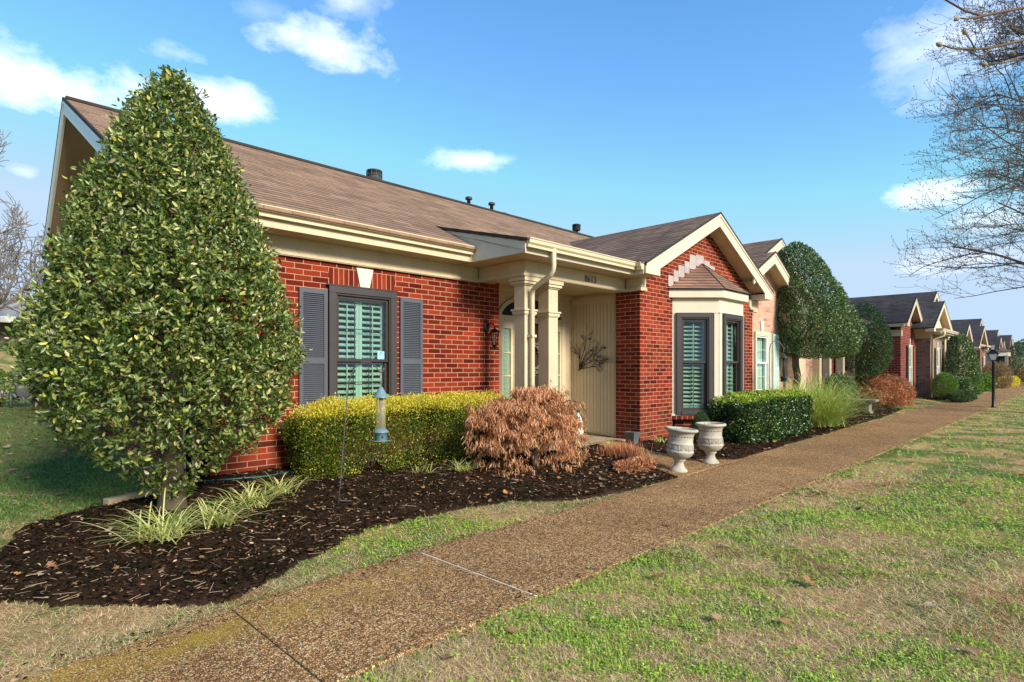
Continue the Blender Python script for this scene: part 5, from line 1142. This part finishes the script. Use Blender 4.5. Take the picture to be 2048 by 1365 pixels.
for i in range(31):      # layered boughs, each a small drooping mound
    a = 2.4 * i + rg.uniform(-.4, .4); rr_ = math.sqrt((i + .5) / 31); h0 = (1.00 - .30 * rr_ ** 2) * rg.uniform(.62 if rr_ > .45 else .88, 1.04)
    bc = mc + Vector((math.cos(a) * (.74 if math.cos(a) > 0 else .86) * rr_, math.sin(a) * .46 * rr_, h0)); br = rg.uniform(.17, .30); hang = rg.uniform(.16, .42) * (1.5 if rr_ > .7 else 1)
    for k in range(int(70 * br / .24)):
        a2 = rg.uniform(0, 6.28); s2 = math.sqrt(rg.random()); zz = -.06 * s2 * s2 - (hang * rg.random() if s2 > .72 else 0) * (1 if rg.random() < .8 else 1.6)
        q_ = bc + Vector((math.cos(a2) * br * s2, math.sin(a2) * br * s2 * .85, zz + .02 * math.sin(a2 * 3)))
        q_.z = max(q_.z, mc.z + .07)
        if q_.y < 5.52: cl.append((q_, a2))
cl += [(p, a) for p, a in tips for _ in range(1) if p.y < 5.5]
Pc = np.array([c_[0][:] for c_ in cl]); ac = np.array([c_[1] for c_ in cl]); k = 15
gp = (nnoise(Pc, 5.0, 2) > .45) & (rng.uniform(size=len(Pc)) < .85); Pc, ac = Pc[~gp], ac[~gp]
st = rng.uniform(size=len(Pc)) < .06; Pc[st] += np.c_[np.cos(ac[st]) * .10, np.sin(ac[st]) * .06, rng.uniform(-.02, .10, st.sum())]
Pl = np.repeat(Pc, k, 0) + rng.normal(0, .028, (len(Pc) * k, 3)) * np.array([1, 1, .8]); al = np.repeat(ac, k) + rng.normal(0, .8, len(Pc) * k)
D = np.c_[np.cos(al) * .38, np.sin(al) * .38, -np.ones(len(al))] + rng.normal(0, .33, (len(al), 3)); Nn = np.c_[np.cos(al), np.sin(al), np.full(len(al), .3)] + rng.normal(0, .4, (len(al), 3))
s_ = rng.uniform(.6, 1.3, len(al)); V_, F_ = leaf_arrays(Pl, D, Nn, .062 * s_, .0085 * s_, .3); npmesh('foliage', V_, F_, MAPL, K)

# ---------------- grasses ----------------
def liriope(c, n, ln, label, wd=.0085, rise=.42, name='liriope_clump', mat=LIRI, cat='plant', group=None, spread=.05, z=None, jit=.25):
    c = np.array([c[0], c[1], (ghn(np.array([c[1]]))[0] + .02) if z is None else z]); b = c + np.c_[rng.normal(0, spread, (n, 2)), np.zeros(n)]
    az = rng.uniform(0, 6.28, n); L_ = ln * rng.uniform(.55, 1.15, n); rs = np.clip(rise + rng.normal(0, .16, n), .12, .85)
    V_, F_ = ribbons(b, az, L_, rs, wd * rng.uniform(.6, 1.2, n), 6, 1.0)
    V_[:, 2] = np.maximum(V_[:, 2], ghn(V_[:, 1]) + .012); V_[:, :2] += np.repeat(rng.normal(0, .004, (n, 2)), 14, 0)
    return npmesh(name, V_, F_, mat, label=label, cat=cat, group=group)
G_ = 'variegated liriope clumps in the mulch bed'
liriope((1.20, 4.80), 170, .56, 'largest striped liriope clump, nearest the path below the big holly', group=G_, spread=.07)
liriope((1.62, 4.90), 110, .46, 'striped liriope clump right of the largest one, below the big holly', group=G_, spread=.06)
liriope((2.0, 5.22), 120, .46, 'striped liriope clump midway between the big holly and the hedge', group=G_, spread=.07)
liriope((2.36, 5.45), 90, .40, 'striped liriope clump closest to the left end of the boxwood hedge', group=G_, spread=.05)
liriope((4.45, 5.22), 70, .34, 'sparse liriope clump at the foot of the boxwood hedge left of the weeping maple', group=G_, spread=.05)
liriope((3.95, 5.40), 26, .26, 'few thin liriope blades under the middle of the boxwood hedge', group=G_, spread=.08)
liriope((7.38, 5.15), 45, .24, 'pale upright liriope tuft where the porch walk meets the maple', group=G_, rise=.6)
liriope((8.52, 5.0), 35, .22, 'small liriope tuft by the brick pier behind the left urn', group=G_, spread=.04)
liriope((14.0, 4.30), 1900, 2.0, 'fountain of green and straw ornamental grass beside the square hedge', .009, .54, 'fountain_grass', GRNB, 'ornamental grass', spread=.20, jit=0)
K = empty('dry_stubble', (7.1, 4.75, .1), 'clipped brown stubble plant at the bend of the porch walk', 'plant')
n = 1100; b = np.array([7.02, 4.72, .1]) + np.c_[rng.normal(0, .13, n), rng.normal(0, .13, n), np.zeros(n)]; V_, F_ = ribbons(b, rng.uniform(0, 6.28, n), rng.uniform(.07, .22, n), rng.uniform(.5, .9, n), np.full(n, .004), 3, .4); npmesh('stems', V_, F_, RUSS, K)
shrub('rosemary_mound', (6.35, 4.05, .12), (.42, .20, .07), 1300, .035, RUSS, 'low heap of curled brown leaves and stems left of the urns', 2.0, cat='plant', wf=.3)
# green weed sprigs
liriope((1.75, 5.42), 26, .13, 'little green weed sprig on the mulch behind the liriope', .01, .7, 'weed_sprig', YEWG, spread=.05)
liriope((8.62, 4.3), 20, .09, 'tiny green weed in the mulch between the two urns', .012, .6, 'weed_sprig', YEWG, spread=.03)

# ---------------- objects in the garden ----------------
def urn(c, label, tilt, plant):
    c = Vector(c); K_ = empty('stone_urn', c, label, 'urn', 'cast stone urns beside the porch walk')
    M3 = Matrix.Rotation(tilt, 3, Vector((_F.x, _F.y, 0)))
    body = [(0, .0), (.112, .0), (.116, .012), (.112, .028), (.104, .034), (.102, .042), (.085, .055), (.066, .08), (.058, .11), (.062, .135), (.078, .150), (.082, .158), (.076, .167), (.088, .175), (.125, .196), (.153, .222), (.168, .252), (.173, .262), (.172, .270), (.166, .274),
            (.163, .30), (.158, .355), (.163, .360), (.162, .368), (.154, .373), (.150, .41), (.153, .46), (.164, .50), (.184, .520), (.200, .526), (.208, .536), (.208, .550), (.200, .560), (.186, .563), (.170, .556), (.163, .54), (.15, .47), (.14, .43), (0, .43)]
    m_ = MB(); m_.lathe(body, c, 40, True, M3)
    for k in range(8):      # relief fans on the band
        a0 = 2 * math.pi * k / 8
        for rr2 in (.046, .034, .022):
            pts = []
            for i in range(9):
                t = math.pi * i / 8; aa = a0 + rr2 * math.cos(t) / .165; z = .290 + rr2 * math.sin(t) * 1.05; r3 = .1635 - (z - .30) * .09 + .001; pts.append(M3 @ Vector((r3 * math.cos(aa), r3 * math.sin(aa), z)) + c)
            m_.tube(pts, .0038, 5)
        aa = a0 + math.pi / 8; m_.tube([M3 @ Vector((.166 * math.cos(aa), .166 * math.sin(aa), .278)) + c, M3 @ Vector((.160 * math.cos(aa), .160 * math.sin(aa), .352)) + c], .006, 5)
    m_.build('bowl', STONE, K_)
    m_ = MB(); m_.lathe([(0, .44), (.15, .44), (.155, .465), (.1, .475), (0, .48)], c, 24, True, M3); m_.build('soil', SOIL, K_)
    m_ = MB()
    for i in range(14):
        a = random.uniform(0, 6.28); rr2 = random.uniform(.0, .08); b0 = c + M3 @ Vector((.05 * plant + rr2 * math.cos(a), rr2 * math.sin(a), .46)); m_.tube([b0, b0 + Vector((random.uniform(-.06, .08), random.uniform(-.05, .05), random.uniform(.04, .13)))], [.004, .0015], 4)
    m_.build('dead_stems', TWIG, K_); return K_
urn((6.80, 3.72, .014), 'left pale stone urn, leaning slightly, at the tip of the mulch bed', R(4.5), .8)
urn((7.66, 3.70, .022), 'right pale stone urn, upright, in front of the bay window', 0, 0)
# bird feeders on shepherd hooks
def hook(pts, r_, label, foot=None):
    m_ = MB(); m_.tube(pts, r_, 8)
    if foot: 
        for f_ in foot: m_.tube(f_, r_ * .8, 6)
    o = m_.build('shepherd_hook', IRON, label=label, cat='shepherd hook'); return o
hk = [(2.640, 4.872, .02), (2.66, 4.85, .35), (2.70, 4.81, 1.07), (2.715, 4.795, 1.24), (2.745, 4.765, 1.345), (2.80, 4.715, 1.405), (2.85, 4.665, 1.402), (2.885, 4.63, 1.37), (2.905, 4.605, 1.325), (2.92, 4.59, 1.31), (2.935, 4.575, 1.318), (2.94, 4.57, 1.355)]
hook(hk, .0055, 'leaning grey shepherd hook in the mulch in front of the boxwood hedge', [[(2.645, 4.868, .17), (2.66, 4.85, .13), (2.74, 4.80, .125)], [(2.645, 4.868, .13), (2.64, 4.87, .12)]])
def feeder(c, s, cm, label, cage=False):
    x, y, z = c; K_ = empty('bird_feeder', (x, y, z), label, 'bird feeder'); m_ = MB()
    m_.lathe([(0, z), (.012 * s, z - .002), (.030 * s, z - .030), (.042 * s, z - .055), (.050 * s, z - .062), (.052 * s, z - .074), (.075 * s, z - .088), (.080 * s, z - .098), (.078 * s, z - .104), (.05 * s, z - .100), (0, z - .1)], (x, y, 0), 28); m_.build('roof_cap', cm, K_)
    t0, t1 = z - .102, z - .385 * (1 if not cage else 1.25)
    m_ = MB(); m_.lathe([(.046 * s, t0), (.046 * s, t1), (.043 * s, t1), (.043 * s, t0)], (x, y, 0), 24); m_.build('seed_tube', CLEAR if cage else TUBE, K_)
    if cage:
        m_ = MB()
        for k in range(10): a = math.pi * k / 5; m_.tube([(x + .062 * s * math.cos(a), y + .062 * s * math.sin(a), t0), (x + .062 * s * math.cos(a), y + .062 * s * math.sin(a), t1 - .03)], .003, 4)
        m_.build('cage', cm, K_)
    m_ = MB(); m_.lathe([(0, t0 - .0), (.010 * s, t0), (.013 * s, (t0 + t1) / 2 + .05), (.010 * s, t1), (0, t1)], (x, y, 0), 8); m_.lathe([(0, t0), (.018 * s, t0), (.018 * s, t0 - .09), (0, t0 - .092)], (x, y, 0), 8); m_.build('centre_rod', IRON, K_)
    m_ = MB(); m_.lathe([(0, t1 + .002), (.03 * s, t1 + .002), (.050 * s, t1 - .006), (.072 * s, t1 - .028), (.073 * s, t1 - .036), (.056 * s, t1 - .042), (.054 * s, t1 - .11), (.050 * s, t1 - .118), (0, t1 - .12)], (x, y, 0), 28)
    bz = m_.build('base', cm, K_)
    m_ = MB()
    m_.tube([(x + .093 * s * math.cos(2 * math.pi * k / 28), y + .093 * s * math.sin(2 * math.pi * k / 28), t1 - .108) for k in range(29)], .0045, 6, False)
    for k in range(4): a = math.pi * k / 2 + .3; m_.tube([(x + .05 * s * math.cos(a), y + .05 * s * math.sin(a), t1 - .112), (x + .093 * s * math.cos(a), y + .093 * s * math.sin(a), t1 - .108)], .003, 5)
    m_.build('perch_ring', cm, K_)
    m_ = MB()
    for k in range(4):
        a = math.pi * k / 2 - 1.9; v = Vector((math.cos(a), math.sin(a), 0)); p = Vector((x, y, t1 - .075)); m_.tube([p + v * .052 * s, p + v * .0565 * s], .0085, 10)
    m_.build('seed_port', DARK, K_)
    m_ = MB(); m_.tube([(x, y, z - .01), (x, y, z + .135)] if not cage else [(x, y, z - .01), (x, y, z + .1)], .0022, 5); m_.build('hanger', GALV, K_); return K_
feeder((2.92, 4.59, 1.18), 1.0, TEAL, 'pale teal tube bird feeder hanging in front of the boxwood hedge')
hook([(12.55, 4.75, .1), (12.55, 4.75, 1.7), (12.57, 4.73, 1.86), (12.63, 4.68, 1.92), (12.71, 4.60, 1.90), (12.77, 4.55, 1.80), (12.78, 4.54, 1.76), (12.80, 4.52, 1.78)], .009, 'thin dark shepherd hook behind the square hedge')
feeder((12.78, 4.54, 1.66), 1.15, DGRN, 'dark green tube bird feeder behind the square hedge by the holly trunk', True)
# planter pot at the pier
m_ = MB(); px_, py_ = 7.98, 5.18
K = empty('zinc_planter', (px_, py_, .13), 'small square grey zinc planter at the foot of the brick pier', 'planter')
def frus(mb_, x, y, z0, z1, a, b): mb_.add([(x - a, y - a, z0), (x + a, y - a, z0), (x + a, y + a, z0), (x - a, y + a, z0), (x - b, y - b, z1), (x + b, y - b, z1), (x + b, y + b, z1), (x - b, y + b, z1)], [(3,2,1,0),(0,1,5,4),(1,2,6,5),(2,3,7,6),(3,0,4,7),(4,5,6,7)])
frus(m_, px_, py_, .13, .315, .065, .098); m_.box(px_ - .103, px_ + .103, py_ - .103, py_ - .092, .30, .322); m_.box(px_ - .103, px_ - .092, py_ - .092, py_ + .103, .30, .321); m_.box(px_ - .092, px_ + .103, py_ + .092, py_ + .103, .30, .322); m_.box(px_ + .092, px_ + .103, py_ - .092, py_ + .092, .30, .321)
m_.build('pot', POTZ, K, bevel=.003); m_ = MB(); m_.box(px_ - .088, px_ + .088, py_ - .088, py_ + .088, .29, .312); m_.build('soil', SOIL, K)
# white bell ornament with dark knob behind the maple
K = empty('white_garden_bell', (7.19, 5.66, .15), 'white bell-shaped porch ornament with black knob peeking out behind the maple', 'ornament')
m_ = MB(); m_.lathe([(0, 0), (.08, 0), (.088, .06), (.086, .20), (.072, .32), (.045, .42), (.018, .48), (.015, .50), (0, .50)], (7.19, 5.66, .152), 24); m_.build('body', WHITE, K)
m_ = MB(); m_.lathe([(0, 0), (.015, 0), (.026, .018), (.018, .038), (0, .044)], (7.19, 5.66, .65), 14); m_.build('knob', BLACK, K)
# wall art: metal tree on the porch siding
def wall_tree():
    rg = random.Random(4); m_ = MB(); X_ = 8.325
    def br(y, z, a, ln, r_, lev):
        pts = [(X_, y, z)]; n_ = 4
        for i in range(n_): a2 = a + rg.uniform(-.14, .14); y += math.cos(a2) * ln / n_; z += math.sin(a2) * ln / n_; pts.append((X_ - .004 * rg.random(), y, z))
        m_.tube(pts, [r_ * (1 - .5 * i / n_) for i in range(n_ + 1)], 5)
        if lev == 0: return
        for k in range(3 if lev > 1 else 4):
            br(*pts[rg.choice([2, 3, 4])][1:], a + rg.uniform(-.95, .95), ln * rg.uniform(.45, .7), r_ * .6, lev - 1)
    for a in (1.62, 1.85, 2.12, 2.38, 2.68, 2.92):      # fans upward and toward the street
        br(6.53, 1.33, a, .36, .009, 3)
    for k in range(5): br(6.55, 1.30, 2.0 + k * .1, .20, .010, 0)
    for (y, z) in ((6.30, 1.87), (5.97, 1.70), (6.26, 1.66)):
        m_.lathe([(0, -.02), (.016, -.01), (.018, .005), (.008, .02), (0, .022)], (X_ - .006, y, z), 8); m_.tube([(X_ - .006, y - .015, z), (X_ - .006, y - .05, z + .006)], [.010, .003], 5)
    return m_.build('wall_sculpture', TWIGM, label='brown metal tree-shaped wall sculpture with small birds on the tan siding', cat='wall art')
wall_tree()
# door wreath
m_ = MB()
for i in range(150):
    a = random.uniform(0, 6.28); rr2 = random.uniform(.15, .24); a2 = a + random.uniform(.2, .6); m_.tube([(7.27 + rr2 * math.cos(a), 6.69 + random.uniform(-.03, .02), 1.52 + rr2 * 1.15 * math.sin(a)), (7.27 + (rr2 + random.uniform(-.03, .07)) * math.cos(a2), 6.68, 1.52 + (rr2 + random.uniform(-.02, .06)) * 1.15 * math.sin(a2))], [.006, .010], 4)
m_.build('door_wreath', STONE2, label='frosted twig wreath hanging on the dark front door', cat='wreath')
# edging block, stake light, gas meter, hose
m_ = MB(frame_at((1.06, 5.93, 0), 1, .38)); m_.box(0, .62, -.04, .05, .10, .235); m_.build('edging_block', CONC, bevel=.012, label='weathered tan edging block lying between lawn and mulch at the holly trunk', cat='edging block')
m_ = MB(); K = empty('stake_light', (1.62, 11.0, .3), 'small black stake light by the end wall of the house', 'garden light')
m_.tube([(1.60, 11.0, .22), (1.64, 11.05, .60)], .035, 10); m_.build('body', BLACK, K); m_ = MB(); m_.tube([(1.64, 11.05, .60), (1.643, 11.054, .63)], .045, 10); m_.build('lens', GALV, K)
K = empty('gas_meter', (1.45, 17.5, .44), 'grey gas meter with pipes at the far corner of the end wall', 'gas meter')
m_ = MB(); m_.lathe([(0, -.12), (.13, -.12), (.15, -.09), (.15, .09), (.13, .12), (0, .12)], (1.52, 17.3, .80), 20, True, Matrix.Rotation(R(90), 3, 'X')); m_.box(1.38, 1.66, 17.2, 17.42, .86, .97); m_.build('housing', POTZ, K, bevel=.01)
m_ = MB(); m_.tube([(1.35, 17.3, 1.03), (1.35, 17.3, 1.16), (1.62, 17.3, 1.18), (1.70, 17.3, 1.18), (1.70, 17.3, .4)], .025, 8); m_.tube([(1.52, 17.3, 1.03), (1.52, 17.3, 1.14)], .03, 8); m_.lathe([(0, 1.14), (.07, 1.14), (.08, 1.17), (.05, 1.22), (0, 1.23)], (1.40, 17.3, 0), 12); m_.tube([(1.3, 17.3, .40), (1.3, 17.3, .8)], .03, 8); m_.build('pipe', IRON, K)
shrub('yellow_weed', (1.15, 17.6, .9), (.42, .3, .40), 900, .07, YEWG, 'yellow-green weedy shrub behind the gas meter', 2.0)
m_ = MB(); m_.tube([(1.9, 6.28, .215), (2.2, 6.18, .215), (2.5, 6.12, .21), (2.75, 6.18, .212), (2.95, 6.38, .22), (3.1, 6.42, .22)], .009, 8); m_.build('garden_hose', HOSE, label='thin dark teal garden hose on the mulch against the brick wall', cat='hose')
# stone bench
K = empty('stone_bench', (18.7, 4.8, .05), 'weathered stone garden bench between the ornamental grass and the russet shrub', 'bench')
m_ = MB(); m_.box(18.50, 18.92, 4.12, 5.45, .40, .465); m_.build('seat', STONE2, K, bevel=.015)
for yy in (4.35, 5.10):
    m_ = MB(); m_.prism([(yy - .10, .02), (yy + .10, .02), (yy + .09, .10), (yy + .055, .16), (yy + .06, .30), (yy + .09, .398), (yy - .09, .398), (yy - .06, .30), (yy - .055, .16), (yy - .09, .10)], 'x', 18.56, 18.86); m_.build('leg', STONE2, K, bevel=.01)
# lamp post
lx, ly = 25.48, 2.20; K = empty('lamp_post', (lx, ly, 0), 'short black lamp post with a tapered lantern on the grass edge of the path', 'lamp post')
m_ = MB(); m_.lathe([(0, -.05), (.065, -.05), (.065, .04), (.050, .06), (.045, .5), (.045, 1.52), (.05, 1.54), (.035, 1.58), (0, 1.585)], (lx, ly, 0), 14); m_.build('post', BLACK, K)
m_ = MB(frame_at((lx + .09, ly, 0), 1, 0)); m_.box(-.04, .06, -.05, .05, .22, .40); m_.box(.0, .03, -.02, .02, -.02, .22); m_.build('outlet_box', POTZ, K, bevel=.006)
m_ = MB(); frus(m_, lx, ly, 1.585, 1.62, .05, .072)
for sx_ in (-1, 1):
    for sy_ in (-1, 1): m_.tube([(lx + sx_ * .070, ly + sy_ * .070, 1.62), (lx + sx_ * .122, ly + sy_ * .122, 1.83)], .009, 5)
frus(m_, lx, ly, 1.832, 1.85, .145, .152); frus(m_, lx, ly, 1.8505, 1.945, .150, .065); frus(m_, lx, ly, 1.9455, 1.975, .072, .060)
lf_ = m_.build('lantern_frame', BLACK, K); m_ = MB(); frus(m_, lx, ly, 1.622, 1.831, .066, .118); m_.build('lantern_glass', LAMPG, lf_)
for (x, y, tl, w_) in ((30.2, 3.35, .12, 'black and silver'), (31.6, 3.3, .0, 'small black')):
    K = empty('path_light', (x, y, .05), '%s path light in the mulch by the grey-brown house' % w_, 'garden light'); m_ = MB(); m_.tube([(x, y, 0), (x - tl, y, .26)], .05, 8); m_.build('body', BLACK, K); m_ = MB(); m_.tube([(x - tl, y, .26), (x - tl, y, .30)], .075, 8); m_.build('cap', GALV if tl else BLACK, K)
